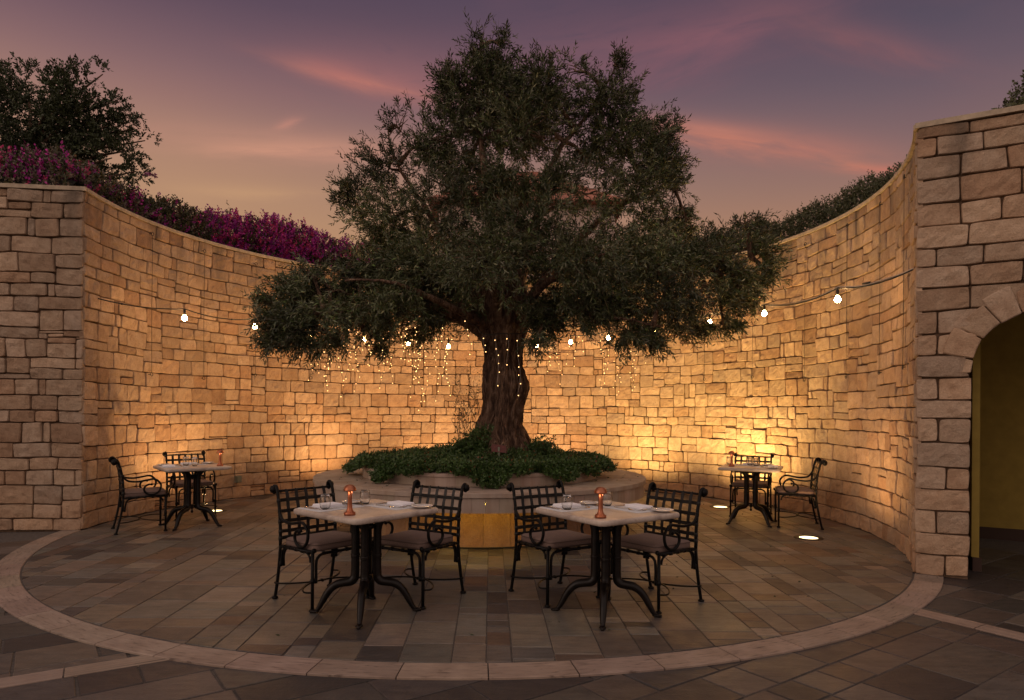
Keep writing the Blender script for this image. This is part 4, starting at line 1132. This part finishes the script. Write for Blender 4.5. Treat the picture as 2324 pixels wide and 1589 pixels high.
# ------------------------------------------------------------------ iron armchair
def make_chair():
    c = thing('iron_armchair'); W = .245; XR, XF = -.19, .25
    for s in (-1, 1):
        # rear leg and post, one bent tube cut at the seat
        mb = MB(); tube(mb, smooth_path([(-.262, s * W, .012), (-.235, s * W, .12), (-.205, s * W, .28), (XR, s * W, .415)], 5), .0125, 10); lg = mb.build('leg', M_IRON, c)
        mb = MB(); lathe(mb, [(.020, 0), (.024, .003), (.024, .012), (.014, .020)], 12, (-.264, s * W, 0)); mb.build('foot_cap', M_IRON, lg)
        mb = MB(); tube(mb, [(XF, s * W, .012), (XF, s * W, .20), (XF, s * W, .435)], .0125, 10); tube(mb, [(XF, s * W, .205), (XF, s * W, .235)], .0165, 10); lg = mb.build('leg', M_IRON, c)
        mb = MB(); lathe(mb, [(.020, 0), (.024, .003), (.024, .012), (.014, .020)], 12, (XF, s * W, 0)); mb.build('foot_cap', M_IRON, lg)
        # rail end disc
        mb = MB(); lathe(mb, [(.008, 0), (.018, .004), (.018, .014), (.010, .020)], 14, (XF + .008, s * W, .440), 'x'); mb.build('rail_cap', M_IRON, c)
    # back posts with scrolled tops, top bar
    mb = MB()
    for s in (-1, 1):
        pts = [(XR, s * W, .415), (-.193, s * W, .55), (-.205, s * W, .68), (-.228, s * W, .785), (-.243, s * W, .838), (-.258, s * W, .862), (-.282, s * W, .868), (-.302, s * W, .852), (-.303, s * W, .828), (-.287, s * W, .815), (-.274, s * W, .826)]
        tube(mb, smooth_path(pts, 4), .0128, 10)
    tube(mb, [(-.252, -W, .828), (-.252, W, .828)], .0095, 8); tube(mb, [(-.196, -W, .475), (-.196, W, .475)], .008, 8)
    mb.build('back_frame', M_IRON, c)
    for s in (-1, 1):
        mb = MB(); prof = [(.006, -.012), (.027, -.010), (.029, 0), (.027, .010), (.017, .014), (.010, .020), (.004, .021)]
        lathe(mb, prof if s > 0 else [(r_, -z) for r_, z in reversed(prof)], 16, (-.281, s * (W + .016), .842), 'y'); mb.build('scroll_rosette', M_IRON, c)
    # woven back straps with rivets
    mb = MB()
    def post_x(z): return float(np.interp(z, [.415, .55, .68, .785, .838], [XR, -.193, -.205, -.228, -.243]))
    ys = [-.165, -.0825, 0, .0825, .165]; zs = [.76, .678, .600, .525, .475]
    for i, y in enumerate(ys):
        zz = np.linspace(.468, .834, 23); vs = []
        for z in zz:
            wv = .0035 * cos((z - .475) / .078 * pi + i * pi); x = post_x(z) - .004 + wv
            vs += [(x - .0013, y - .0135, z), (x - .0013, y + .0135, z), (x + .0013, y + .0135, z), (x + .0013, y - .0135, z)]
        fs = [(k * 4 + a, k * 4 + (a + 1) % 4, k * 4 + 4 + (a + 1) % 4, k * 4 + 4 + a) for k in range(22) for a in range(4)]
        fs += [(3, 2, 1, 0), (88, 89, 90, 91)]
        mb.add(vs, fs, None, False)
        tube(mb, [(-.252 + .0115 * cos(t), y, .828 + .0115 * sin(t)) for t in np.linspace(0, 5.4, 9)], .0035, 4)
    for j, z in enumerate(zs):
        yy = np.linspace(-W, W, 31); vs = []
        for y in yy:
            wv = -.0035 * cos(y / .0825 * pi + j * pi); x = post_x(z) - .004 + wv
            vs += [(x - .0013, y, z - .0135), (x + .0013, y, z - .0135), (x + .0013, y, z + .0135), (x - .0013, y, z + .0135)]
        fs = [(k * 4 + a, k * 4 + (a + 1) % 4, k * 4 + 4 + (a + 1) % 4, k * 4 + 4 + a) for k in range(30) for a in range(4)]
        fs += [(3, 2, 1, 0), (120, 121, 122, 123)]
        mb.add(vs, fs, None, False)
        for s in (-1, 1): tube(mb, [(post_x(z), s * W, z - .0135), (post_x(z), s * W, z + .0135)], .0152, 8)
        for y in ys: ball(mb, (post_x(z) + .003, y, z), .0045, 4)
    mb.build('back_straps', M_STRAP, c)
    # arm scrolls
    for s in (-1, 1):
        a = [(0, .69), (.02, .652), (.06, .617), (.15, .605), (.245, .618), (.317, .628), (.366, .600), (.392, .548), (.374, .484), (.323, .450), (.262, .452), (.222, .492), (.226, .540), (.262, .566), (.296, .566)]
        P = smooth_path([(XR - .012 + x * 1.02, s * (W + .006), z) for x, z in a], 5); mb = MB()
        tube(mb, P, [.0115] * 12 + [.010, .008], 9); ball(mb, tuple(P[-1]), .014, 6); mb.build('armrest', M_IRON, c)
    # seat frame with bent brackets and straps
    mb = MB(); zf = .415; W2 = W - .03
    tube(mb, [(XR, W, zf), (XF + .01, W, .428)], .0125, 9); tube(mb, [(XR, -W, zf), (XF + .01, -W, .428)], .0125, 9)
    tube(mb, smooth_path([(XF, -W2, .215), (XF, -W2, .34), (XF, -W2 + .015, .385), (XF, -W2 + .06, .405), (XF, 0, .407), (XF, W2 - .06, .405), (XF, W2 - .015, .385), (XF, W2, .34), (XF, W2, .215)], 5), .0105, 8)
    tube(mb, smooth_path([(XR, -W2, .26), (XR, -W2, .35), (XR, -W2 + .05, .405), (XR, 0, .407), (XR, W2 - .05, .405), (XR, W2, .35), (XR, W2, .26)], 5), .010, 8)
    for s in (-1, 1):
        tube(mb, smooth_path([(XF - .028, s * W, .35), (XF - .036, s * W, .385), (XF - .07, s * W, .412), (XF - .11, s * W, .420)], 4), .0085, 7)
        tube(mb, smooth_path([(XR + .012, s * W, .27), (XR + .022, s * W, .34), (XR + .036, s * W, .385), (XR + .08, s * W, .410), (XR + .12, s * W, .416)], 4), .010, 7)
        tube(mb, [(XF, s * (W2 + .004), .20), (XF, s * (W2 + .004), .238)], .0135, 8)
        tube(mb, [(XR + .010, s * W, .262), (XR + .010, s * W, .30)], .0135, 8)
    for x in np.linspace(XR + .06, XF - .055, 5):
        box(mb, x - .013, x + .013, -W, W, .418, .4205)
        for s in (-1, 1): tube(mb, [(x - .014, s * W, zf + .004), (x + .014, s * W, zf + .0045)], .0148, 8)
    for y in np.linspace(-.15, .15, 4):
        box(mb, XR, XF, y - .013, y + .013, .4212, .4235); tube(mb, [(XF, y - .013, .407), (XF, y + .013, .407)], .013, 7)
    mb.build('seat_frame', M_IRON, c)
    # stretcher: two bows touching in the middle
    mb = MB()
    for x0, x1 in ((-.247, -.008), (XF, .008)):
        tube(mb, smooth_path([(x0, -W, .135), (x0 * .78 + x1 * .22, -W - .035, .137), (x0 * .35 + x1 * .65, -W + .03, .140), (x1, -.08, .142), (x1, .08, .142), (x0 * .35 + x1 * .65, W - .03, .140), (x0 * .78 + x1 * .22, W + .035, .137), (x0, W, .135)], 6), .0068, 7)
    tube(mb, [(-.014, 0, .142), (.014, 0, .142)], .012, 7)
    mb.build('stretcher', M_IRON, c)
    # cushion
    mb = MB(); xc = (XR + XF) / 2 + .012
    def cw_(x, y, z): return (.010 * (1 - (x / .22) ** 2) * (1 - (y / .23) ** 2) if z > .47 else 0) + .003 * sin(x * 23 + y * 17)
    lv = [(.012, .424), (.003, .432), (0, .444), (0, .462), (.003, .473), (.014, .481), (.05, .486), (.10, .488), (.16, .489)]
    loft_rr(mb, .435, .455, .045, lv, 6, (xc, 0), cw_); cu = mb.build('cushion', M_CUSH, c)
    mb = MB(); 
    for z in (.4705, .4335):
        tube(mb, [(x + xc, y, z + .003 * sin(x * 23 + y * 17)) for x, y in rrect(.437, .457, .045, 6)], .0032, 5, closed=True)
    mb.build('piping', M_PIPE, cu)
    return c
chair0 = make_chair(); ch_used = [False]
CHG = 'iron armchairs around the tables'
for x, y, a, lab in (
    (-1.46, 5.20, -41, 'black iron armchair with woven strap back on the left of the front left table'),
    (-.727, 5.28, -121, 'black iron armchair on the right of the front left table'),
    (.35, 5.352, -58, 'black iron armchair on the left of the front right table'),
    (1.11, 5.207, -141, 'black iron armchair on the right of the front right table'),
    (-4.487, 8.117, 34, 'black iron armchair seen side on beside the far left table, facing right'),
    (-4.385, 9.18, -48, 'black iron armchair behind the far left table against the stone wall'),
    (3.42, 9.59, -116, 'black iron armchair behind the far right table against the lit wall'),
    (3.733, 8.762, 163, 'black iron armchair seen side on beside the far right table, facing left')):
    place(chair0, ch_used, (x, y, .001), radians(a), lab, 'armchair', CHG)

# ------------------------------------------------------------------ bistro table
def make_table():
    t = thing('bistro_table'); S_ = .76
    mb = MB(); loft_rr(mb, S_, S_, .055, [(.012, .711), (.004, .715), (0, .724), (0, .738), (.004, .746), (.011, .7495), (.016, .75)], 7); mb.build('tabletop', M_TOP, t)
    for k in range(4):
        a = radians(45 + 90 * k); ca_, sa_ = cos(a), sin(a); mb = MB()
        prof = [(.352, .016), (.335, .035), (.312, .075), (.282, .130), (.245, .178), (.20, .206), (.15, .216), (.108, .224), (.086, .245), (.079, .28), (.078, .40), (.078, .52), (.080, .60), (.092, .648), (.125, .682), (.17, .702), (.225, .712)]
        rad_ = [.015, .018, .022, .0255, .028, .030, .031, .033, .033, .0305, .0295, .0295, .0295, .031, .030, .026, .018]
        P = smooth_path([(r_ * ca_, r_ * sa_, z) for r_, z in prof], 4); tube(mb, P, [float(np.interp(i / (len(P) - 1), np.linspace(0, 1, len(rad_)), rad_)) for i in range(len(P))], 12)
        lathe(mb, [(.030, .395), (.034, .400), (.031, .405), (.034, .412), (.034, .418), (.030, .424)], 14, (.078 * ca_, .078 * sa_, 0))
        lg = mb.build('leg', M_IRONR, t)
        mb = MB(); ball(mb, (.355 * ca_, .355 * sa_, .012), .027, 7, .42); tube(mb, [(.36 * ca_, .36 * sa_, .012), (.395 * ca_, .395 * sa_, .006)], [.015, .010], 7); mb.build('foot_pad', M_IRONR, lg)
    mb = MB(); lathe(mb, [(.012, .245), (.042, .25), (.045, .262), (.012, .27)], 14); mb.build('hub', M_IRONR, t); mb = MB(); lathe(mb, [(.004, .158), (.014, .165), (.017, .178), (.012, .190), (.006, .195), (.010, .206), (.022, .222), (.014, .25)], 12); mb.build('finial', M_IRONR, t); mb = MB(); lathe(mb, [(.045, .60), (.058, .61), (.058, .63), (.045, .64)], 14); mb.build('collar', M_IRONR, t)
    mb = MB()
    for a in (45, 135): 
        a = radians(a); d = Vector((cos(a), sin(a), 0)); s = Vector((-d.y, d.x, 0)) * .018
        quadbox(mb, d * -.26 - s, d * .26 - s, s * 2, .7065, .7155)
    mb.build('top_support', M_IRONR, t)
    return t
table0 = make_table(); tb_used = [False]
TABLES = {'FL': ((-1.045, 4.855), -40), 'FR': ((.685, 4.85), -56), 'BL': ((-4.01, 8.44), 39), 'BR': ((3.19, 8.95), -25)}
TNAME = {'FL': 'front left table', 'FR': 'front right table', 'BL': 'far left table', 'BR': 'far right table'}
for k, lab in (('FL', 'square marble bistro table on black iron legs at the front, left of centre'), ('FR', 'square marble bistro table on black iron legs at the front, right of centre'),
               ('BL', 'small square marble table on dark iron legs by the wall at far left'), ('BR', 'small square marble table on reddish lit iron legs by the wall at far right')):
    (x, y), r_ = TABLES[k]; place(table0, tb_used, (x, y, .001), radians(r_), lab, 'table', 'marble bistro tables')

# ------------------------------------------------------------------ things on the tables
ZT = .7515
def on_table(k, x, y):
    (tx, ty), r_ = TABLES[k]; a = radians(r_); return (tx + x * cos(a) - y * sin(a), ty + x * sin(a) + y * cos(a), ZT)
def make_lamp():
    l = thing('table_lamp')
    mb = MB(); lathe(mb, [(.036, 0), (.0385, .002), (.0385, .019), (.036, .021), (.018, .0215)], 28); mb.build('base', M_COPPER, l)
    mb = MB(); lathe(mb, [(.032, .0212), (.026, .026), (.0205, .036), (.0170, .050), (.0158, .075), (.0148, .12), (.0145, .158), (.012, .160)], 24); mb.build('stem', M_COPPER, l)
    mb = MB(); lathe(mb, [(.040, .1655), (.0425, .164), (.0425, .168), (.040, .180), (.034, .192), (.025, .201), (.013, .206), (.001, .207)], 28, caps=False)
    lathe(mb, [(.0395, .1665), (.0415, .165)], 28, caps=False); mb.build('shade', M_COPPER, l)
    mb = MB(); lathe(mb, [(.0125, .1615), (.019, .163), (.019, .1645), (.0125, .1650)], 20); mb.build('diffuser', M_LAMPD, l)
    return l
lamp0 = make_lamp(); lm_used = [False]
for k, x, y in (('FL', .185, -.285), ('FR', .26, -.285), ('BL', .27, -.22), ('BR', -.235, -.12)):
    o = place(lamp0, lm_used, on_table(k, x, y), random.random(), 'copper mushroom shaped lamp standing on the ' + TNAME[k], 'lamp', 'copper table lamps')
    ld = bpy.data.lights.new('lamp_light', 'POINT'); ld.energy = .06; ld.color = (1, .55, .30); ld.shadow_soft_size = .006
    lo = bpy.data.objects.new('lamp_light', ld); COL.objects.link(lo); lo.parent = o; lo.location = (.030, 0, .160)
    lo2 = lo.copy(); COL.objects.link(lo2); lo2.parent = o; lo2.location = (-.022, -.021, .160)
def make_glass():
    mb = MB(); prof = [(.0008, .0), (.024, .0005), (.027, .003), (.034, .018), (.0385, .040), (.039, .058), (.036, .085), (.0325, .108), (.0318, .110), (.0308, .108), (.0343, .085), (.0372, .058), (.0367, .040), (.032, .020), (.024, .009), (.0008, .0075)]
    lathe(mb, prof, 28, caps=False); return mb.build('glass_tumbler', M_GLASS)
glass0 = make_glass(); gl_used = [False]
for k, x, y, lab in (('FL', -.147, -.25, 'clear stemless glass on the front left table in front of the left placemat'), ('FL', -.149, .10, 'clear stemless glass near the middle of the front left table behind the copper lamp'),
                     ('FR', -.14, -.25, 'clear stemless glass on the left side of the front right table'), ('FR', -.135, .13, 'clear stemless glass directly behind the lamp on the front right table'),
                     ('BL', -.06, .06, 'left one of two glasses close together on the far left table'), ('BL', .01, -.075, 'right one of two glasses close together on the far left table'),
                     ('BR', -.30, .16, 'faint glass left of the lamp on the far right table'), ('BR', -.03, .16, 'clear glass in the middle of the far right table'), ('BR', .05, .12, 'clear glass right beside the middle glass on the far right table')):
    place(glass0, gl_used, on_table(k, x, y), 0, lab, 'glass', 'stemless glasses')
# flat things are shaped once: x to the right of the guest, y away from the guest
def ribbon(mb, rows, th=.0022):
    """rows: (y, half width, z) along the piece"""
    vs = []; n = len(rows)
    for (y, hw_, z, *xo) in rows:
        x0 = xo[0] if xo else 0
        vs += [(x0 - hw_, y, z), (x0 + hw_, y, z), (x0 + hw_ * .8, y, z + th), (x0 - hw_ * .8, y, z + th)]
    fs = [(i * 4 + a, i * 4 + (a + 1) % 4, i * 4 + 4 + (a + 1) % 4, i * 4 + 4 + a) for i in range(n - 1) for a in range(4)]
    fs += [(3, 2, 1, 0), tuple((n - 1) * 4 + a for a in range(4))]; mb.add(vs, fs)
def make_knife(L=.22):
    mb = MB(); ribbon(mb, [(-L / 2, .006, .001), (-L / 2 + .01, .0085, .001), (-.02, .006, .001), (-.01, .005, .001), (0, .0095, .001), (L / 2 - .03, .010, .001), (L / 2, .002, .001)], .003); return mb.build('knife', M_STEEL)
def make_fork(L=.20):
    mb = MB(); ribbon(mb, [(-L / 2, .009, .001), (-L / 2 + .02, .0075, .001), (.0, .003, .004), (.03, .0035, .006), (.042, .010, .004), (.052, .0125, .002)])
    for x in (-.0105, -.0035, .0035, .0105): ribbon(mb, [(.050, .0023, .002, x), (.075, .002, .001, x), (L / 2, .001, .005, x)], .0016)
    return mb.build('fork', M_STEEL)
def make_spoon(L=.20):
    mb = MB(); ribbon(mb, [(-L / 2, .009, .001), (-L / 2 + .02, .0075, .001), (.0, .003, .004), (.032, .0035, .006), (.040, .010, .004), (.055, .0185, .001), (.072, .020, .001), (.09, .014, .002), (L / 2, .003, .005)]); return mb.build('spoon', M_STEEL)
def make_mat():
    mb = MB(); loft_rr(mb, .40, .29, .03, [(0, 0), (0, .0015), (.002, .0028)], 5); return mb.build('placemat', M_MAT)
def make_napkin():
    r_ = random.Random(3); n = thing('folded_napkin')
    def wv(x, y, z): return .0035 * sin(x * 31 + 1) * cos(y * 27) if z > .006 else 0
    mb = MB(); loft_rr(mb, .19, .125, .012, [(.004, 0), (0, .003), (0, .006), (.003, .0088)], 4, warp=wv); mb.build('lower_fold', M_NAP, n)
    mb = MB(); loft_rr(mb, .182, .119, .012, [(.002, .0095), (0, .012), (0, .0155), (.003, .0185), (.02, .020), (.045, .0205)], 4, (.003, .002), warp=wv); mb.build('upper_fold', M_NAP, n)
    return n
def make_plate():
    mb = MB(); lathe(mb, [(.045, 0), (.048, .003), (.070, .010), (.080, .0145), (.0805, .016), (.079, .0165), (.066, .0125), (.046, .0065), (.0008, .006)], 36); return mb.build('bread_plate', M_CHINA)
P0 = {'knife': (make_knife(), [False]), 'fork': (make_fork(), [False]), 'spoon': (make_spoon(), [False]), 'placemat': (make_mat(), [False]),
      'folded_napkin': (make_napkin(), [False]), 'bread_plate': (make_plate(), [False]), 'butter_knife': (make_knife(.165), [False])}
P0['butter_knife'][0].name = 'butter_knife'
CAT = {'knife': 'knife', 'fork': 'fork', 'spoon': 'spoon', 'placemat': 'placemat', 'folded_napkin': 'napkin', 'bread_plate': 'plate', 'butter_knife': 'knife'}
GRP = {'knife': 'table knives', 'fork': 'table forks', 'spoon': 'dessert spoons', 'placemat': 'grey placemats', 'folded_napkin': 'white folded napkins', 'bread_plate': 'bread plates', 'butter_knife': 'butter knives'}
def setting(k, side, off, where):
    """side: degrees from table x to the guest; off: sideways shift of the setting"""
    a = radians(side); fw = (-cos(a), -sin(a)); rt = (fw[1], -fw[0])
    def put(kind, r_, d, dz, rot, lab):
        x = cos(a) * .38 + fw[0] * d + rt[0] * r_; y = sin(a) * .38 + fw[1] * d + rt[1] * r_
        p = on_table(k, x, y); base_rot = radians(TABLES[k][1]) + atan2(rt[1], rt[0])
        place(P0[kind][0], P0[kind][1], (p[0], p[1], p[2] + dz), base_rot + radians(rot), lab, CAT[kind], GRP[kind])
    j = random.Random(hash((k, side)) % 1000 if False else len(k) + side)
    put('placemat', off, .165, 0, j.uniform(-1, 1), 'grey leather placemat on the %s, %s' % (TNAME[k], where))
    put('folded_napkin', off - .01, .105, .003, j.uniform(-6, 6), 'white folded napkin on the %s, %s' % (TNAME[k], where))
    put('knife', off + .15, .135, .003, j.uniform(-4, 4), 'outer knife on the %s, %s' % (TNAME[k], where))
    put('knife', off + .122, .13, .003, j.uniform(-3, 5), 'inner knife, nearer the napkin, on the %s, %s' % (TNAME[k], where))
    put('fork', off - .145, .135, .003, j.uniform(-10, 0), 'outer fork on the %s, %s' % (TNAME[k], where))
    put('fork', off - .115, .15, .003, j.uniform(-2, 12), 'inner fork, nearer the napkin, on the %s, %s' % (TNAME[k], where))
    put('spoon', off - .005, .245, .003, 90 + j.uniform(-12, 12), 'spoon across the placemat top on the %s, %s' % (TNAME[k], where))
    pr = off - .235
    pr = max(pr, -.29)
    put('bread_plate', pr, .10, .0015, 0, 'small white bread plate on the %s, %s' % (TNAME[k], where))
    put('butter_knife', pr + .01, .10, .0185, 90 + j.uniform(-25, 25), 'butter knife on the bread plate of the %s, %s' % (TNAME[k], where))
setting('FL', 180, .15, 'left guest place'); setting('FL', 90, -.045, 'right guest place')
setting('FR', 180, .15, 'left guest place'); setting('FR', 90, -.045, 'right guest place')
setting('BL', 180, .02, 'place of the side chair'); setting('BL', 90, -.02, 'place of the back chair')
setting('BR', 90, .05, 'place of the back chair'); setting('BR', 0, .0, 'place of the side chair')

# ------------------------------------------------------------------ plaque by the trunk
sg = thing('name_plaque', (-.155, 8.12, .86), radians(4), 'small dark red metal plaque on a short stake at the foot of the olive trunk', 'plaque')
mb = MB(); box(mb, -.013, .009, -.004, .004, -.02, .17); mb.build('stake', M_STEEL if False else M_BOXG, sg)
mb = MB(); v = [(-.092, 0, .115), (.092, 0, .100), (.090, .035, .185), (-.090, .035, .205)]
mb.add([(x, y - .008, z) for x, y, z in v] + [(x, y, z) for x, y, z in v], [(0, 1, 2, 3), (7, 6, 5, 4), (0, 4, 5, 1), (1, 5, 6, 2), (2, 6, 7, 3), (3, 7, 4, 0)], None, False); mb.build('panel', M_RUST, sg)

# ------------------------------------------------------------------ socket box on the wall
a = 149.9; p = polar(a, RW - .02, .315); bx = thing('socket_box', p, radians(a), 'small grey outdoor socket box low on the wall right of the far left table', 'socket box')
mb = MB(); box(mb, -.06, .035, -.045, .045, -.055, .055); mb.build('housing', M_BOXG, bx)
mb = MB(); box(mb, -.074, -.061, -.038, .038, -.045, .048); mb.build('lid', M_BOXG, bx)

# ------------------------------------------------------------------ climbing wires with eyelets
WN_ = {170.4: 'left end of the wall', 158.0: 'wall above the far left table', 146.0: 'wall just left of the olive crown', 133.1: 'wall behind the left olive boughs', 38.6: 'wall left of the far right table',
       26.7: 'brightest part of the wall', 13.2: 'wall above the far right table', 1.4: 'wall right of the far right table', -9.6: 'bending right part of the wall', -20.9: 'wall nearest the right end'}
eye = None
for a in WN_:
    zb = 1.95 + .0035 * abs(a - 75) * 0 + (.1 if 20 < a < 150 else 0); root = thing('climbing_wire', polar(a, RW - .045, 0), radians(a), 'thin climbing wire between ring hooks, ' + WN_[a], 'wire', 'climbing wires on the wall')
    mb = MB(); tube(mb, [(0, 0, zb + .02), (.004, .003, (zb + 3.93) / 2), (0, 0, 3.91)], .0028, 5); mb.build('wire', M_CABLE, root)
    for z in (zb, 3.93):
        mb = MB(); tube(mb, [(0, .024 * cos(t), z + .024 * sin(t)) for t in np.linspace(0, 2 * pi, 14, endpoint=False)], .0042, 6, closed=True); tube(mb, [(0, .02, z), (.05, .03, z)], .005, 6); mb.build('ring_hook', M_CABLE, root)

# ------------------------------------------------------------------ festoon lights
def festoon():
    B = [(175.5, 4.02, 2.68), (154.3, 4.0, 2.748), (138.4, 4.0, 2.736), (124.3, 4.0, 2.737), (112.5, 4.0, 2.704), (101.7, 4.0, 2.673), (90.1, 4.0, 2.66), (77.9, 4.0, 2.70), (68.5, 4.0, 2.752),
         (58.1, 4.0, 2.80), (44.9, 4.0, 2.856), (28.9, 4.0, 2.90), (10.9, 4.0, 2.862)]
    BP = [polar(*b) for b in B] + [Vector((3.669, 7.591, 2.75))]
    root = thing('festoon_lights', (0, 0, 0), 0, 'string of large warm round bulbs on a cable slung along the curved wall', 'string lights')
    k = BP[:]; ca = [b + Vector((0, 0, .125)) for b in k]
    s = polar(184.0, RW - .03, 2.83); e = polar(-29.0, RW - .03, 2.83)
    pts = [s] + ca + [e]; P = []
    for i in range(len(pts) - 1):
        for t in np.linspace(0, 1, 8, endpoint=False): P.append(pts[i].lerp(pts[i + 1], t) - Vector((0, 0, .05 * 4 * t * (1 - t) * (pts[i + 1] - pts[i]).length / 1.2)))
    P.append(e); mb = MB(); tube(mb, P, .0075, 6)
    for i in range(2, len(P) - 2, 11): tube(mb, [P[i], P[i] + (P[i + 1] - P[i]) * .2], .012, 6)
    mb.build('cable', M_CABLE, root)
    mb = MB(); tube(mb, [p + Vector((0, 0, .013 + .004 * sin(i * 1.3))) + Vector((0, -.008, 0)) for i, p in enumerate(P[int(len(P) * .72):])], .0065, 6); mb.build('pale_cable', M_CABLEW, root)
    mb = MB(); q = P[-6]; tube(mb, [q + Vector((0, 0, .03)), q + (P[-5] - q) * .8 + Vector((0, 0, .03))], .011, 6); mb.build('turnbuckle', M_CABLE, root)
    for i, b in enumerate(BP):
        mb = MB(); lathe(mb, [(.014, .045), (.017, .05), (.017, .10), (.012, .115), (.008, .125)], 12); so = mb.build('socket', M_CABLE, root, b)
        mb = MB(); prof = [(.001, -.036)] + [(.0345 * sin(t), -.0345 * cos(t)) for t in np.linspace(.25, 2.5, 12)] + [(.015, .042), (.013, .048)]
        lathe(mb, prof, 16); mb.build('bulb', M_BULB, so)
festoon()

# ------------------------------------------------------------------ fairy lights hanging from the boughs
def bulb_mesh():
    mb = MB(); ball(mb, (0, 0, 0), .0058, 4); o = mb.build('bulb', M_FAIRY); me = o.data; bpy.data.objects.remove(o); return me
FB = bulb_mesh()
def strand(name, x, y, z, L, lab, grp, n=None, r=random, wob=.035, tilt=0.0, wm=M_CABLE):
    root = thing(name, (x, y, z), 0, lab, 'fairy lights', grp); n = n or max(3, int(L / .085))
    ph = r.uniform(0, 6); P = [Vector((wob * sin(ph + 9 * t * L) + tilt * t * L, wob * cos(ph * 1.7 + 7 * t * L) * .6, -t * L)) for t in np.linspace(0, 1, 14)]
    mb = MB(); tube(mb, P, .0022, 4); mb.build('wire', wm, root)
    for i in range(n):
        t = (i + .7 + r.uniform(-.25, .25)) / (n + .2) * 13; k = min(int(t), 12); p = P[k].lerp(P[k + 1], min(1, t - k)) if i < n - 1 else P[-1]
        o = bpy.data.objects.new('bulb', FB); COL.objects.link(o); o.parent = root; o.location = p + Vector((r.uniform(-.02, .02), r.uniform(-.015, .015), 0))
rf = random.Random(17)
for i in range(46):
    x = rf.triangular(-3.05, -.42, -1.9); y = rf.uniform(8.1, 10.1); k = y / 9.3
    strand('fairy_light_strand', x * k, y, rf.uniform(2.35, 2.72), rf.choice((.25, .35, .45, .6, .8, .95)) * (1 if -2.6 < x < -1 else .8), 'fine strand of tiny warm lights hanging from the left boughs of the olive tree', 'fairy light strands in the left boughs', r=rf)
for i in range(15):
    x = rf.uniform(.35, 1.9); y = rf.uniform(8.9, 10.3)
    strand('fairy_light_strand', x * y / 9.3, y, rf.uniform(2.4, 2.7), rf.choice((.3, .45, .6, .8)), 'fine strand of tiny warm lights hanging from the right boughs of the olive tree', 'fairy light strands in the right boughs', r=rf)
for px, zt, L, lab in ((-.36, 2.40, .20, 'shortest fairy light strand at the upper left of the olive trunk'), (-.19, 2.42, .64, 'long beaded fairy light strand down the middle of the trunk'), (-.07, 2.42, .38, 'wavy shorter fairy light strand right of the trunk middle'), (.08, 2.42, .76, 'longest fairy light strand near the right edge of the trunk')):
    strand('trunk_fairy_lights', px, 8.36, zt, L, lab, None, n=max(3, int(L / .10)), r=rf, wob=.02, wm=M_CABLEW)
wr = thing('light_wire', (0, 0, 0), 0, 'dark wire looped across the top of the trunk carrying the fairy lights', 'wire')
mb = MB(); tube(mb, smooth_path([(-.85, 8.75, 2.62), (-.5, 8.45, 2.55), (-.36, 8.36, 2.42), (-.15, 8.33, 2.425), (.08, 8.36, 2.43), (.3, 8.5, 2.50), (.9, 8.9, 2.62)], 6), .006, 5); mb.build('wire', M_CABLE, wr)
fs_ = thing('flood_strand', (0, 0, 0)); bpy.data.objects.remove(fs_)
root = None

# ------------------------------------------------------------------ in-ground uplights
UP = [((-4.269, 9.668), 90, 'round glowing in-ground uplight half hidden behind the far left table'), ((3.25, 10.446), 260, 'round glowing in-ground uplight left of the far right table'), ((3.492, 7.889), 60, 'round glowing in-ground uplight in front of the far right table')]
for a_, e_ in ((52, 150), (76, 110), (103, 100), (131, 110)):
    p = polar(a_, 4.0); UP.append(((p.x, p.y), e_, None))
HID = ['in-ground uplight hidden behind the planter, farthest right', 'in-ground uplight hidden behind the planter on its right', 'in-ground uplight hidden behind the planter at its back', 'in-ground uplight hidden behind the planter on its left']
for i, ((x, y), e_, lab) in enumerate(UP):
    ang = atan2(y - CY, x - CX)
    root = thing('ground_uplight', (x, y, .0), ang, lab or HID[i - 3], 'uplight', 'round uplights set in the paving')
    mb = MB(); lathe(mb, [(.104, -.005), (.104, .0045), (.110, .007), (.162, .006), (.166, -.005)], 32, caps=False); mb.build('ring', M_FRAME, root)
    mb = MB(); lathe(mb, [(.103, -.004), (.103, .003), (.09, .0045), (.001, .005)], 28); mb.build('lens', M_UPL, root)
    ld = bpy.data.lights.new('uplight_beam', 'SPOT'); ld.energy = e_ * 1.75; ld.spot_size = radians(150); ld.spot_blend = 1.0; ld.shadow_soft_size = .05
    ld.color = (1.0, .57, .232) if i not in (1, 3) else (1.0, .66, .24)
    lo = bpy.data.objects.new('uplight_beam', ld); COL.objects.link(lo); lo.parent = root; lo.location = (0, 0, .03)
    # aim up, tilted to the wall
    t = radians(9); lo.rotation_euler = (0, pi + t, 0)
